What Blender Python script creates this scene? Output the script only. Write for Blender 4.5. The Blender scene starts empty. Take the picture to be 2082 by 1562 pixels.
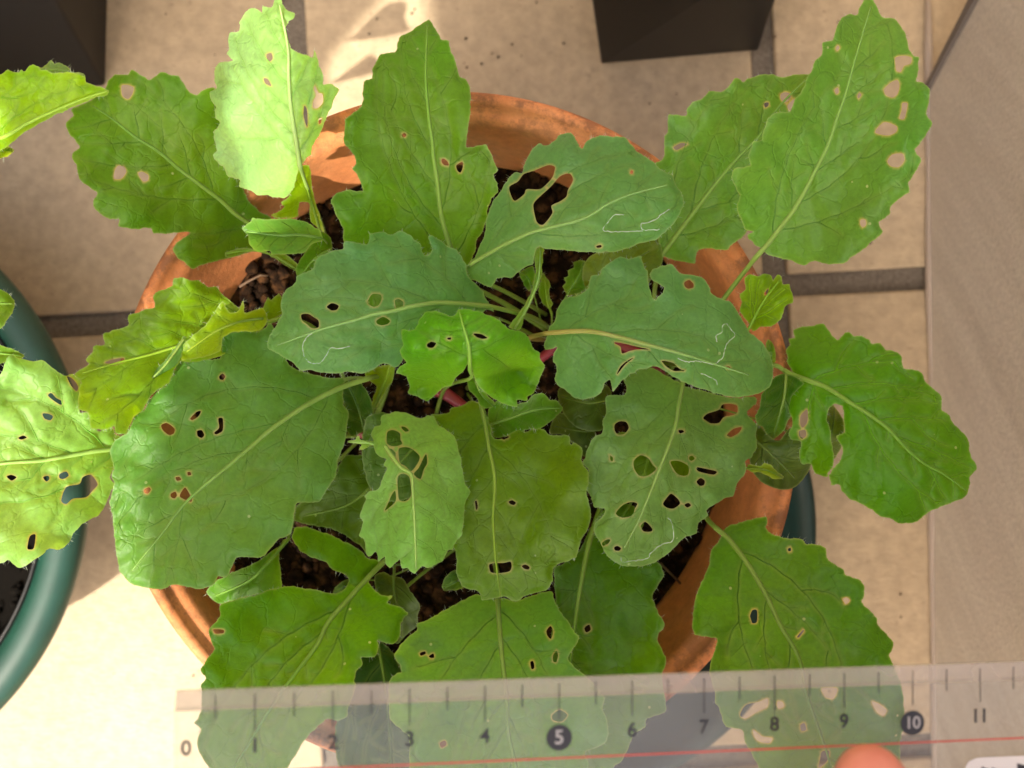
import bpy, bmesh, math, random
import numpy as np
from mathutils import Vector, Matrix
from mathutils.geometry import delaunay_2d_cdt

# ------------------------------------------------------------------ camera, light, exposure
scene = bpy.context.scene
COL = scene.collection
CM = 0.01
CAM_H = 37.0                      # cm above the tiles
F_PX = 2232.4                     # focal length in photograph pixels (2082 wide)
cam_d = bpy.data.cameras.new('camera')
cam = bpy.data.objects.new('camera', cam_d); COL.objects.link(cam)
cam.location = (0, 0, CAM_H * CM)
cam_d.sensor_width = 36; cam_d.lens = 36 * F_PX / 2082
cam_d.clip_start = 0.005; cam_d.clip_end = 50
cam_d.dof.use_dof = True; cam_d.dof.focus_distance = 0.215; cam_d.dof.aperture_fstop = 22
scene.camera = cam

SUN_AZ = 212.0; SUN_EL = 50.0     # azimuth clockwise from +Y
sx = math.sin(math.radians(SUN_AZ)) * math.cos(math.radians(SUN_EL))
sy = math.cos(math.radians(SUN_AZ)) * math.cos(math.radians(SUN_EL))
sz = math.sin(math.radians(SUN_EL))
SUN_DIR = Vector((sx, sy, sz))    # towards the sun
world = bpy.data.worlds.new('World'); scene.world = world; world.use_nodes = True
wn = world.node_tree.nodes; wl = world.node_tree.links
sky = wn.new('ShaderNodeTexSky'); sky.sky_type = 'NISHITA'; sky.sun_disc = False
sky.sun_elevation = math.radians(SUN_EL); sky.sun_rotation = math.radians(SUN_AZ)
sky.dust_density = 6.0; sky.air_density = 1.0; sky.ozone_density = 0.3
bg = wn['Background']; bg.inputs['Strength'].default_value = 0.15
wl.new(sky.outputs[0], bg.inputs[0])
sun_d = bpy.data.lights.new('sun', 'SUN'); sun_d.energy = 2.6; sun_d.angle = math.radians(0.5)
sun_d.color = (1.0, 0.93, 0.80)
sun = bpy.data.objects.new('sun', sun_d); COL.objects.link(sun)
sun.rotation_euler = SUN_DIR.to_track_quat('Z', 'Y').to_euler(); sun.location = (-0.3, -0.8, 1)
scene.view_settings.view_transform = 'Standard'; scene.view_settings.look = 'None'
scene.view_settings.gamma = 1.0; scene.view_settings.use_curve_mapping = False
scene.view_settings.exposure = 1.64
scene.cycles.max_bounces = 10; scene.cycles.transparent_max_bounces = 12
scene.cycles.transmission_bounces = 8; scene.cycles.diffuse_bounces = 5

# ------------------------------------------------------------------ helpers
def P(px, py, z):
    """photograph pixel seen at height z (cm) -> world point in metres"""
    d = CAM_H - z
    return Vector(((px - 1041) * d / F_PX, (781 - py) * d / F_PX, z)) * CM

def link(name, me, mats, parent=None):
    o = bpy.data.objects.new(name, me); COL.objects.link(o)
    for m in (mats if isinstance(mats, (list, tuple)) else [mats]): me.materials.append(m)
    if parent: o.parent = parent; o.matrix_parent_inverse = parent.matrix_world.inverted()
    return o

def empty(name, loc, label=None, cat=None, group=None, kind=None):
    o = bpy.data.objects.new(name, None); COL.objects.link(o); o.location = loc
    o.empty_display_size = 0.01
    o.matrix_world = Matrix.Translation(loc)
    return tag(o, label, cat, group, kind)

def tag(o, label=None, cat=None, group=None, kind=None):
    if label: o['label'] = label
    if cat: o['category'] = cat
    if group: o['group'] = group
    if kind: o['kind'] = kind
    return o

def smooth(me):
    me.polygons.foreach_set('use_smooth', [True] * len(me.polygons)); me.update()

def mesh(name, vs, fs, sm=True):
    me = bpy.data.meshes.new(name); me.from_pydata([tuple(v) for v in vs], [], fs); me.update()
    if sm: smooth(me)
    return me

def lathe(name, prof, c, n=160, wob=0.0, seed=0):
    """prof: (r,z) in cm; c: centre in cm"""
    rnd = random.Random(seed); ph = [rnd.uniform(0, 6.28) for _ in range(4)]
    vs = []; fs = []
    for r, z in prof:
        for i in range(n):
            a = 2 * math.pi * i / n
            w = 1 + wob * (math.sin(2 * a + ph[0]) + .5 * math.sin(3 * a + ph[1]) + .3 * math.sin(7 * a + ph[2] + z))
            vs.append(((c[0] + r * w * math.cos(a)) * CM, (c[1] + r * w * math.sin(a)) * CM, (z) * CM))
    for k in range(len(prof) - 1):
        for i in range(n):
            j = (i + 1) % n
            fs.append((k * n + i, k * n + j, (k + 1) * n + j, (k + 1) * n + i))
    return mesh(name, vs, fs)

def tube(vs, fs, pts, rad, n=6, flat=1.0, cap=True):
    """append a tapered tube to vs, fs; pts world vectors; rad list (m)"""
    b0 = len(vs); m = len(pts)
    for i, p in enumerate(pts):
        t = (pts[min(i + 1, m - 1)] - pts[max(i - 1, 0)])
        if t.length < 1e-9: t = Vector((1, 0, 0))
        t.normalize()
        up = Vector((0, 0, 1))
        s = t.cross(up)
        if s.length < 1e-3: s = Vector((1, 0, 0))
        s.normalize(); u = s.cross(t).normalized()
        for k in range(n):
            a = 2 * math.pi * k / n
            vs.append(p + s * (math.cos(a) * rad[i]) + u * (math.sin(a) * rad[i] * flat))
    for i in range(m - 1):
        for k in range(n):
            l = (k + 1) % n
            fs.append((b0 + i * n + k, b0 + i * n + l, b0 + (i + 1) * n + l, b0 + (i + 1) * n + k))
    if cap:
        fs.append(tuple(b0 + k for k in range(n))[::-1]); fs.append(tuple(b0 + (m - 1) * n + k for k in range(n)))

def resample(pts, step):
    pts = np.asarray(pts, float); seg = np.hypot(*np.diff(pts, axis=0).T); L = np.r_[0, np.cumsum(seg)]
    n = max(2, int(L[-1] / step) + 1); t = np.linspace(0, L[-1], n)
    return np.c_[np.interp(t, L, pts[:, 0]), np.interp(t, L, pts[:, 1])]

def spline(pts, step, closed=False, sharp=0.0):
    """Catmull-Rom through pts, resampled"""
    pts = np.asarray(pts, float); n = len(pts)
    if n < 3: return resample(pts, step)
    out = []
    for i in range(n if closed else n - 1):
        if closed: p0, p1, p2, p3 = pts[(i - 1) % n], pts[i], pts[(i + 1) % n], pts[(i + 2) % n]
        else: p0, p1, p2, p3 = pts[max(i - 1, 0)], pts[i], pts[i + 1], pts[min(i + 2, n - 1)]
        k = max(2, int(np.hypot(*(p2 - p1)) / step) + 1)
        for t in np.arange(k) / k:
            c = .5 * ((2 * p1) + (-p0 + p2) * t + (2 * p0 - 5 * p1 + 4 * p2 - p3) * t * t + (-p0 + 3 * p1 - 3 * p2 + p3) * t ** 3)
            l = p1 + (p2 - p1) * t
            out.append(c * (1 - sharp) + l * sharp)
    if not closed: out.append(pts[-1])
    return np.array(out)

def inside(p, poly):
    x, y = p[:, 0], p[:, 1]; r = np.zeros(len(p), bool); n = len(poly); j = n - 1
    for i in range(n):
        xi, yi = poly[i]; xj, yj = poly[j]
        if yi != yj:
            c = ((yi > y) != (yj > y)) & (x < (xj - xi) * (y - yi) / (yj - yi) + xi)
            r ^= c
        j = i
    return r

def segdist(p, a, b, ret_t=False):
    """distance from points p (N,2) to segments a->b (M,2): (N,) min"""
    best = np.full(len(p), 1e9); bi = np.zeros(len(p), int); bt = np.zeros(len(p))
    for i in range(len(a)):
        d = b[i] - a[i]; L = (d * d).sum() + 1e-9
        t = np.clip(((p - a[i]) @ d) / L, 0, 1)
        q = p - a[i] - t[:, None] * d
        e = np.sqrt((q * q).sum(1))
        m = e < best; best[m] = e[m]; bi[m] = i; bt[m] = t[m]
    return (best, bi, bt) if ret_t else best

FR = {'S': (0, 0, 1), 'A': (0, 0, 2.974), 'B': (600, 0, 2.974), 'C': (1300, 0, 2.974), 'D': (0, 500, 2.974), 'E': (500, 450, 2.974),
      'F': (900, 450, 2.974), 'G': (1380, 500, 2.974), 'H': (0, 1037, 2.974), 'I': (500, 800, 2.974), 'J': (600, 1037, 2.974),
      'K': (1000, 900, 2.974), 'M': (1382, 1037, 2.974), 'N': (0, 0, 5.205), 'Q': (1182, 0, 2.313)}
def T(fr, s):
    ox, oy, k = FR[fr]
    return np.array([[ox + float(a.split(',')[0]) / k, oy + float(a.split(',')[1]) / k] for a in s.split()])

# ------------------------------------------------------------------ materials
def mat(name, build):
    m = bpy.data.materials.new(name); m.use_nodes = True
    nt = m.node_tree; b = nt.nodes['Principled BSDF']
    build(nt, b, lambda t, **k: _n(nt, t, **k), nt.links.new)
    return m
def _n(nt, t, **k):
    n = nt.nodes.new('ShaderNode' + t)
    for a, v in k.items():
        if a.startswith('i_'):
            key = a[2:].replace('_', ' ')
            key = int(key) if key.isdigit() else key
            n.inputs[key].default_value = v
        else: setattr(n, a, v)
    return n
def ramp(N, pts, interp='LINEAR'):
    r = N('ValToRGB'); r.color_ramp.interpolation = interp
    e = r.color_ramp.elements
    while len(e) < len(pts): e.new(0.5)
    for i, (p, c) in enumerate(pts):
        e[i].position = p; e[i].color = (*c, 1) if len(c) == 3 else c
    return r

def leaf_build(nt, b, N, L, cut=False):
    tc = N('TexCoord'); oi = N('ObjectInfo'); at = N('Attribute'); at.attribute_name = 'edge'
    ah = N('Attribute'); ah.attribute_name = 'hole'
    av = N('Attribute'); av.attribute_name = 'vein'
    # large blotches, medium mottling
    n1 = N('TexNoise', i_Scale=55.0, i_Detail=4.0); L(tc.outputs['Object'], n1.inputs['Vector'])
    n2 = N('TexNoise', i_Scale=1100.0, i_Detail=4.0, i_Roughness=0.7); L(tc.outputs['Object'], n2.inputs['Vector'])
    # distorted net of tertiary veins
    nd = N('TexNoise', i_Scale=260.0, i_Detail=2.0); L(tc.outputs['Object'], nd.inputs['Vector'])
    mx = N('MixRGB', blend_type='ADD'); mx.inputs[0].default_value = 0.0026
    vm = N('VectorMath', operation='SCALE'); vm.inputs['Scale'].default_value = 0.0045
    L(nd.outputs['Color'], vm.inputs[0])
    va = N('VectorMath', operation='ADD'); L(tc.outputs['Object'], va.inputs[0]); L(vm.outputs[0], va.inputs[1])
    vo = N('TexVoronoi', feature='DISTANCE_TO_EDGE', i_Scale=170.0); L(va.outputs[0], vo.inputs['Vector'])
    net = N('MapRange'); net.inputs[1].default_value = 0.0; net.inputs[2].default_value = 0.05; net.inputs[3].default_value = 1; net.inputs[4].default_value = 0
    L(vo.outputs['Distance'], net.inputs[0])
    # colour
    hs = N('HueSaturation'); hs.inputs['Saturation'].default_value = 1.12; L(oi.outputs['Color'], hs.inputs['Color'])
    mv = N('MapRange'); mv.inputs[1].default_value = .3; mv.inputs[2].default_value = .7; mv.inputs[3].default_value = .93; mv.inputs[4].default_value = 1.07
    L(n1.outputs['Fac'], mv.inputs[0]); L(mv.outputs[0], hs.inputs['Value'])
    mh = N('MapRange'); mh.inputs[1].default_value = .3; mh.inputs[2].default_value = .7; mh.inputs[3].default_value = .507; mh.inputs[4].default_value = .487
    n1b = N('TexNoise', i_Scale=38.0, i_Detail=3.0); mp = N('Mapping'); mp.inputs['Location'].default_value = (3, 7, 1)
    L(tc.outputs['Object'], mp.inputs[0]); L(mp.outputs[0], n1b.inputs['Vector']); L(n1b.outputs['Fac'], mh.inputs[0]); L(mh.outputs[0], hs.inputs['Hue'])
    aa = N('Attribute'); aa.attribute_name = 'across'
    an = N('Math', operation='MULTIPLY_ADD'); an.inputs[1].default_value = .55; L(aa.outputs['Fac'], an.inputs[0]); 
    nsub = N('Math', operation='MULTIPLY_ADD'); nsub.inputs[1].default_value = .7; nsub.inputs[2].default_value = -.25; L(n1b.outputs['Fac'], nsub.inputs[0]); L(nsub.outputs[0], an.inputs[2]); an.use_clamp = True
    bl = N('MixRGB', blend_type='MULTIPLY'); L(an.outputs[0], bl.inputs[0]); L(hs.outputs[0], bl.inputs[1]); bl.inputs[2].default_value = (.84, .96, 1.7, 1)
    g = N('MixRGB', blend_type='MULTIPLY'); g.inputs[0].default_value = 1
    gr = ramp(N, [(0.3, (.88, .88, .86)), (0.7, (1.12, 1.12, 1.10))]); L(n2.outputs['Fac'], gr.inputs[0]); L(bl.outputs[0], g.inputs[1]); L(gr.outputs[0], g.inputs[2])
    nv = N('MixRGB', blend_type='MIX'); nm = N('Math', operation='MULTIPLY'); nm.inputs[1].default_value = .10
    L(net.outputs[0], nm.inputs[0]); L(nm.outputs[0], nv.inputs[0]); L(g.outputs[0], nv.inputs[1]); dk = N('MixRGB', blend_type='MULTIPLY'); dk.inputs[0].default_value = 1; L(g.outputs[0], dk.inputs[1]); dk.inputs[2].default_value = (.62, .68, .6, 1); L(dk.outputs[0], nv.inputs[2])
    # pale pin-prick spots
    sp = N('TexVoronoi', i_Scale=420.0); L(tc.outputs['Object'], sp.inputs['Vector'])
    sc_ = N('SeparateColor'); L(sp.outputs['Color'], sc_.inputs[0])
    st = N('Math', operation='LESS_THAN'); st.inputs[1].default_value = .13; L(sp.outputs['Distance'], st.inputs[0])
    s2 = N('Math', operation='GREATER_THAN'); s2.inputs[1].default_value = .93; L(sc_.outputs[0], s2.inputs[0])
    s3 = N('Math', operation='MULTIPLY'); L(st.outputs[0], s3.inputs[0]); L(s2.outputs[0], s3.inputs[1])
    s4 = N('Math', operation='MULTIPLY'); s4.inputs[1].default_value = .55; L(s3.outputs[0], s4.inputs[0])
    spx = N('MixRGB'); L(s4.outputs[0], spx.inputs[0]); L(nv.outputs[0], spx.inputs[1]); spx.inputs[2].default_value = (.38, .5, .25, 1)
    # midrib zone, margin and holes
    vx = N('MixRGB'); v1 = N('Math', operation='MULTIPLY'); v1.inputs[1].default_value = .35; L(av.outputs['Fac'], v1.inputs[0])
    L(v1.outputs[0], vx.inputs[0]); L(spx.outputs[0], vx.inputs[1]); vx.inputs[2].default_value = (.15, .27, .05, 1)
    ep = N('Math', operation='POWER'); ep.inputs[1].default_value = 3.0; L(at.outputs['Fac'], ep.inputs[0])
    e1 = N('Math', operation='MULTIPLY'); e1.inputs[1].default_value = .5; L(ep.outputs[0], e1.inputs[0])
    ex = N('MixRGB'); L(e1.outputs[0], ex.inputs[0]); L(vx.outputs[0], ex.inputs[1]); ex.inputs[2].default_value = (.30, .42, .17, 1)
    hp = N('Math', operation='POWER'); hp.inputs[1].default_value = 1.6; L(ah.outputs['Fac'], hp.inputs[0])
    h1 = N('Math', operation='MULTIPLY'); h1.inputs[1].default_value = .95; L(hp.outputs[0], h1.inputs[0])
    hx = N('MixRGB'); L(h1.outputs[0], hx.inputs[0]); L(ex.outputs[0], hx.inputs[1]); hx.inputs[2].default_value = (.36, .36, .13, 1)
    L(hx.outputs[0], b.inputs['Base Color'])
    b.inputs['Roughness'].default_value = .38; b.inputs['Specular IOR Level'].default_value = .34
    b.inputs['Sheen Weight'].default_value = .04; b.inputs['Sheen Roughness'].default_value = .5
    # relief
    bp1 = N('Bump'); bp1.inputs['Strength'].default_value = .25; bp1.inputs['Distance'].default_value = .0005; L(net.outputs[0], bp1.inputs['Height'])
    bp1.invert = True
    bp2 = N('Bump'); bp2.inputs['Strength'].default_value = .4; bp2.inputs['Distance'].default_value = .0004; L(n2.outputs['Fac'], bp2.inputs['Height']); L(bp1.outputs[0], bp2.inputs['Normal'])
    L(bp2.outputs[0], b.inputs['Normal'])
    tr = N('BsdfTranslucent'); th = N('MixRGB', blend_type='MULTIPLY'); th.inputs[0].default_value = 1; L(hx.outputs[0], th.inputs[1]); th.inputs[2].default_value = (3.4, 2.5, .9, 1)
    L(th.outputs[0], tr.inputs['Color']); L(bp1.outputs[0], tr.inputs['Normal'])
    ms = N('MixShader'); ms.inputs[0].default_value = .44
    L(b.outputs[0], ms.inputs[1]); L(tr.outputs[0], ms.inputs[2]); L(ms.outputs[0], nt.nodes['Material Output'].inputs[0])
M_LEAF = mat('leaf_blade', leaf_build)

def rib_build(nt, b, N, L):
    oi = N('ObjectInfo'); tc = N('TexCoord'); n = N('TexNoise', i_Scale=400.0); L(tc.outputs['Object'], n.inputs['Vector'])
    r = ramp(N, [(.3, (.8, .8, .8)), (.7, (1.2, 1.15, 1.1))]); L(n.outputs['Fac'], r.inputs[0])
    g = N('MixRGB', blend_type='MULTIPLY'); g.inputs[0].default_value = 1; L(oi.outputs['Color'], g.inputs[1]); L(r.outputs[0], g.inputs[2])
    L(g.outputs[0], b.inputs['Base Color']); b.inputs['Roughness'].default_value = .5; b.inputs['Specular IOR Level'].default_value = .2
    b.inputs['Subsurface Weight'].default_value = .3; b.inputs['Subsurface Radius'].default_value = (.6, 1, .2); b.inputs['Subsurface Scale'].default_value = .001
M_RIB = mat('leaf_stalk', rib_build)
def ribm_build(nt, b, N, L):
    rib_build(nt, b, N, L)
    al = N('Attribute'); al.attribute_name = 'along'; bl = N('Attribute'); bl.attribute_name = 'blade'; oi = N('ObjectInfo')
    mr = N('MapRange'); mr.inputs[1].default_value = .15; mr.inputs[2].default_value = .8; L(al.outputs['Fac'], mr.inputs[0])
    mx = N('MixRGB'); L(mr.outputs[0], mx.inputs[0]); L(oi.outputs['Color'], mx.inputs[1]); L(bl.outputs['Color'], mx.inputs[2]); L(mx.outputs[0], b.inputs['Base Color'])
M_RIBM = mat('leaf_midrib', ribm_build)
M_HAIR = mat('leaf_hair', lambda nt, b, N, L: (b.inputs['Base Color'].__setattr__('default_value', (.55, .62, .42, 1)), b.inputs['Roughness'].__setattr__('default_value', .5)))
M_TRAIL = mat('leaf_miner_trail', lambda nt, b, N, L: (b.inputs['Base Color'].__setattr__('default_value', (.42, .52, .33, 1)), b.inputs['Roughness'].__setattr__('default_value', .5)))

# ------------------------------------------------------------------ setting: tiled floor, wall
def tile_build(nt, b, N, L):
    tc = N('TexCoord')
    n1 = N('TexNoise', i_Scale=9.0, i_Detail=5.0, i_Roughness=.6); L(tc.outputs['Object'], n1.inputs['Vector'])
    n2 = N('TexNoise', i_Scale=220.0, i_Detail=4.0, i_Roughness=.65); L(tc.outputs['Object'], n2.inputs['Vector'])
    mp = N('Mapping'); mp.inputs['Scale'].default_value = (1, 2.6, 1); L(tc.outputs['Object'], mp.inputs[0])
    n3 = N('TexNoise', i_Scale=330.0, i_Detail=3.0, i_Roughness=.6); L(mp.outputs[0], n3.inputs['Vector'])
    n4 = N('TexNoise', i_Scale=70.0, i_Detail=6.0, i_Roughness=.75); L(tc.outputs['Object'], n4.inputs['Vector'])
    r1 = ramp(N, [(.3, (.37, .278, .165)), (.7, (.48, .370, .235))]); L(n1.outputs['Fac'], r1.inputs[0])
    r2 = ramp(N, [(.35, (.86, .86, .86)), (.65, (1.10, 1.10, 1.10))]); L(n2.outputs['Fac'], r2.inputs[0])
    m1 = N('MixRGB', blend_type='MULTIPLY'); m1.inputs[0].default_value = 1; L(r1.outputs[0], m1.inputs[1]); L(r2.outputs[0], m1.inputs[2])
    r3 = ramp(N, [(.27, (1, 1, 1)), (.36, (0, 0, 0))]); L(n3.outputs['Fac'], r3.inputs[0])
    mu = N('Math', operation='MULTIPLY'); mu.inputs[1].default_value = .6; L(r3.outputs[0], mu.inputs[0])
    m2 = N('MixRGB'); L(mu.outputs[0], m2.inputs[0]); L(m1.outputs[0], m2.inputs[1]); m2.inputs[2].default_value = (.13, .085, .05, 1)
    r4 = ramp(N, [(.62, (0, 0, 0)), (.74, (1, 1, 1))]); L(n4.outputs['Fac'], r4.inputs[0])
    mu2 = N('Math', operation='MULTIPLY'); mu2.inputs[1].default_value = .5; L(r4.outputs[0], mu2.inputs[0])
    m3 = N('MixRGB'); L(mu2.outputs[0], m3.inputs[0]); L(m2.outputs[0], m3.inputs[1]); m3.inputs[2].default_value = (.10, .08, .055, 1)
    L(m3.outputs[0], b.inputs['Base Color']); b.inputs['Roughness'].default_value = .62
    bp = N('Bump'); bp.inputs['Strength'].default_value = .35; bp.inputs['Distance'].default_value = .0006; L(n3.outputs['Fac'], bp.inputs['Height']); L(bp.outputs[0], b.inputs['Normal'])
M_TILE = mat('stoneware_tile', tile_build)
def grout_build(nt, b, N, L):
    tc = N('TexCoord'); n = N('TexNoise', i_Scale=900.0, i_Detail=4.0, i_Roughness=.8); L(tc.outputs['Object'], n.inputs['Vector'])
    r = ramp(N, [(.3, (.09, .075, .055)), (.7, (.26, .215, .165))]); L(n.outputs['Fac'], r.inputs[0]); L(r.outputs[0], b.inputs['Base Color']); b.inputs['Roughness'].default_value = .9
    bp = N('Bump'); bp.inputs['Strength'].default_value = .8; bp.inputs['Distance'].default_value = .001; L(n.outputs['Fac'], bp.inputs['Height']); L(bp.outputs[0], b.inputs['Normal'])
M_GROUT = mat('grout', grout_build)
def wall_build(nt, b, N, L):
    tc = N('TexCoord'); vr = N('VectorRotate', rotation_type='X_AXIS'); vr.inputs['Angle'].default_value = math.radians(48); L(tc.outputs['Object'], vr.inputs['Vector'])
    mp = N('Mapping'); mp.inputs['Scale'].default_value = (1, .10, 1)
    L(vr.outputs[0], mp.inputs[0])
    n = N('TexNoise', i_Scale=110.0, i_Detail=5.0, i_Roughness=.65); L(mp.outputs[0], n.inputs['Vector'])
    n2 = N('TexNoise', i_Scale=700.0, i_Detail=4.0, i_Roughness=.7); L(tc.outputs['Object'], n2.inputs['Vector'])
    r = ramp(N, [(.3, (.48, .42, .34)), (.7, (.60, .54, .45))]); L(n.outputs['Fac'], r.inputs[0])
    r2 = ramp(N, [(.3, (.85, .85, .85)), (.7, (1.12, 1.12, 1.12))]); L(n2.outputs['Fac'], r2.inputs[0])
    m = N('MixRGB', blend_type='MULTIPLY'); m.inputs[0].default_value = 1; L(r.outputs[0], m.inputs[1]); L(r2.outputs[0], m.inputs[2])
    L(m.outputs[0], b.inputs['Base Color']); b.inputs['Roughness'].default_value = .7
    bp = N('Bump'); bp.inputs['Strength'].default_value = .4; bp.inputs['Distance'].default_value = .0006; L(n2.outputs['Fac'], bp.inputs['Height']); L(bp.outputs[0], b.inputs['Normal'])
M_WALL = mat('wall_face', wall_build)

floor = link('floor', mesh('floor', [(-3, -3, -.0025), (3, -3, -.0025), (3, 3, -.0025), (-3, 3, -.0025)], [(0, 1, 2, 3)], False), M_GROUT)
tag(floor, kind='structure')
TA = math.radians(3.2)
ux = Vector((math.cos(TA), math.sin(TA), 0)); uy = Vector((-math.sin(TA), math.cos(TA), 0))
J0 = P(1578, 582, 0)                     # crossing of the joints right of the pot
PITCH = .1575; GAP = .0078
def rbox(name, w, h, z0, z1, bev):
    bm = bmesh.new(); bmesh.ops.create_cube(bm, size=1)
    bmesh.ops.scale(bm, vec=(w, h, z1 - z0), verts=bm.verts); bmesh.ops.translate(bm, vec=(0, 0, (z0 + z1) / 2), verts=bm.verts)
    bmesh.ops.bevel(bm, geom=list(bm.edges), offset=bev, segments=3, profile=.6, affect='EDGES')
    me = bpy.data.meshes.new(name); bm.to_mesh(me); bm.free(); smooth(me); return me
tm = rbox('tile', PITCH - GAP, PITCH - GAP, -.004, 0.0, .0012); tm.materials.append(M_TILE)
for i in range(-7, 3):
    for j in range(-5, 6):
        w = 1.0
        o = bpy.data.objects.new('tile', tm); COL.objects.link(o); o.parent = floor
        c = J0 + ux * (PITCH * (i + .5 - (0))) + uy * (PITCH * (j + .5))
        if i == 0: c = J0 + ux * (PITCH * .5) + uy * (PITCH * (j + .5))
        o.location = c; o.rotation_euler = (0, 0, TA + math.radians(random.Random(i * 31 + j).uniform(-.15, .15)))

WX = P(1888, 600, 0).x
wa = math.radians(-.6)
wd = Vector((math.sin(-wa) * -1, math.cos(wa), 0)); wnrm = Vector((math.cos(wa), math.sin(wa), 0))
def wpt(s, t, z):
    b = Vector((WX, P(1888, 600, 0).y, 0)) + wd * s + wnrm * t; return (b.x, b.y, z)
e0 = P(1888, 185, 0); e1 = P(1985, 0, 3.75); eb = (e0.y - P(1888, 600, 0).y); lean = (e1.y - e0.y) / .0375
def wend(t, z): return wpt(eb + lean * z, t, z)
wv = [wpt(-2, 0, -.01), wend(0, -.01), wend(0, .30), wpt(-2, 0, .30), wpt(-2, .12, -.01), wend(.12, -.01), wend(.12, .30), wpt(-2, .12, .30)]
wme = mesh('low_wall', wv, [(0, 3, 2, 1), (4, 5, 6, 7), (3, 7, 6, 2), (0, 4, 7, 3), (1, 2, 6, 5), (0, 1, 5, 4)], False)
wall = link('low_wall', wme, M_WALL)
tag(wall, 'grey-brown rendered wall with slanting streaks along the right side of the tiles', 'wall')
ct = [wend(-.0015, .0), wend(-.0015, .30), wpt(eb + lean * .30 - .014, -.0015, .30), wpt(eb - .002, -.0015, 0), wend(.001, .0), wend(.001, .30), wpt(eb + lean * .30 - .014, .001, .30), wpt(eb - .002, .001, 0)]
M_SHADE_STRIP = mat('corner_shade_strip', lambda nt, b, N, L: (b.inputs['Base Color'].__setattr__('default_value', (.12, .10, .085, 1)), b.inputs['Roughness'].__setattr__('default_value', .6)))
link('corner_shade_strip', mesh('corner_shade_strip', ct, [(0, 3, 2, 1), (4, 5, 6, 7), (0, 4, 7, 3), (1, 2, 6, 5), (0, 1, 5, 4), (3, 7, 6, 2)], False), M_SHADE_STRIP, wall)  # dark strip put in for the shade band along the wall's end
M_SEAL = mat('sealant', lambda nt, b, N, L: (b.inputs['Base Color'].__setattr__('default_value', (.36, .29, .23, 1)), b.inputs['Roughness'].__setattr__('default_value', .5)))
tv, tf = [], []
sl = [Vector(wpt(-1.2 + i * .02, .0003 * math.sin(i), .0015)) for i in range(66)]
tube(tv, tf, sl, [-.0008 + .0020 + .0004 * math.sin(i * 1.7) for i in range(66)], 8)
link('sealant_bead', mesh('sealant_bead', tv, tf), M_SEAL, wall)

# added unseen boards towards the sun, outlines cut to throw shade over most plants
M_BOARD = mat('board', lambda nt, b, N, L: (b.inputs['Base Color'].__setattr__('default_value', (.45, .40, .33, 1)), b.inputs['Roughness'].__setattr__('default_value', .7)))
M_PAINT = mat('sky_blocker_paint', lambda nt, b, N, L: (b.inputs['Base Color'].__setattr__('default_value', (.30, .245, .18, 1)), b.inputs['Roughness'].__setattr__('default_value', .8)))
BZ = 55.0
def shade(name, pix, zt):
    """outline given as the shadow it throws at height zt (cm)"""
    k = (BZ - zt) * CM / SUN_DIR.z
    lo = [P(x, y, zt) + SUN_DIR * k for x, y in pix]
    n = len(lo); vs = lo + [p + Vector((0, 0, .008)) for p in lo]
    fs = [tuple(range(n)), tuple(range(2 * n - 1, n - 1, -1))] + [(i, i + n, (i + 1) % n + n, (i + 1) % n) for i in range(n)]
    o = link(name, mesh(name, vs, fs, False), M_BOARD); tag(o, kind='structure'); return o
shade('added_shade_board', [(290, 4600), (290, 1300), (285, 1000), (325, 880), (335, 800), (425, 729), (480, 600), (545, 478), (600, 440), (640, 341), (690, 100), (740, -700), (3600, -700), (3600, 4600)], 15.5)
shade('added_shade_board', [(460, -700), (462, 330), (433, 478), (350, 620), (304, 700), (200, 770), (80, 775), (45, 690), (30, 560), (30, -700)], 15.5)
shade('added_shade_board', [(-127, -700), (-127, 578), (-340, 822), (-402, 1092), (-500, 1700), (-1200, 2100), (-4000, 2100), (-4000, -700)], 15.5)
lw = link('sky_blocker_left', mesh('sky_blocker_left', [(-.85, -1.5, -.002), (-.85, .9, -.002), (-.85, .9, 1.0), (-.85, -1.5, 1.0), (-.97, -1.5, -.002), (-.97, .9, -.002), (-.97, .9, 1.0), (-.97, -1.5, 1.0)], [(0, 1, 2, 3), (7, 6, 5, 4), (3, 2, 6, 7), (0, 3, 7, 4), (2, 1, 5, 6)], False), M_PAINT)
tag(lw, kind='structure')  # added unseen wall, cuts the skylight from the left
hw = link('sky_blocker_back', mesh('sky_blocker_back', [(-3, .62, -.002), (3, .62, -.002), (3, .62, 2.4), (-3, .62, 2.4), (-3, 1.1, -.002), (3, 1.1, -.002), (3, 1.1, 2.4), (-3, 1.1, 2.4)], [(0, 1, 2, 3), (7, 6, 5, 4), (3, 2, 6, 7), (0, 3, 7, 4), (2, 1, 5, 6)], False), M_PAINT)
tag(hw, kind='structure')  # added unseen wall, blocks sky at the back and bounces warm light

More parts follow.
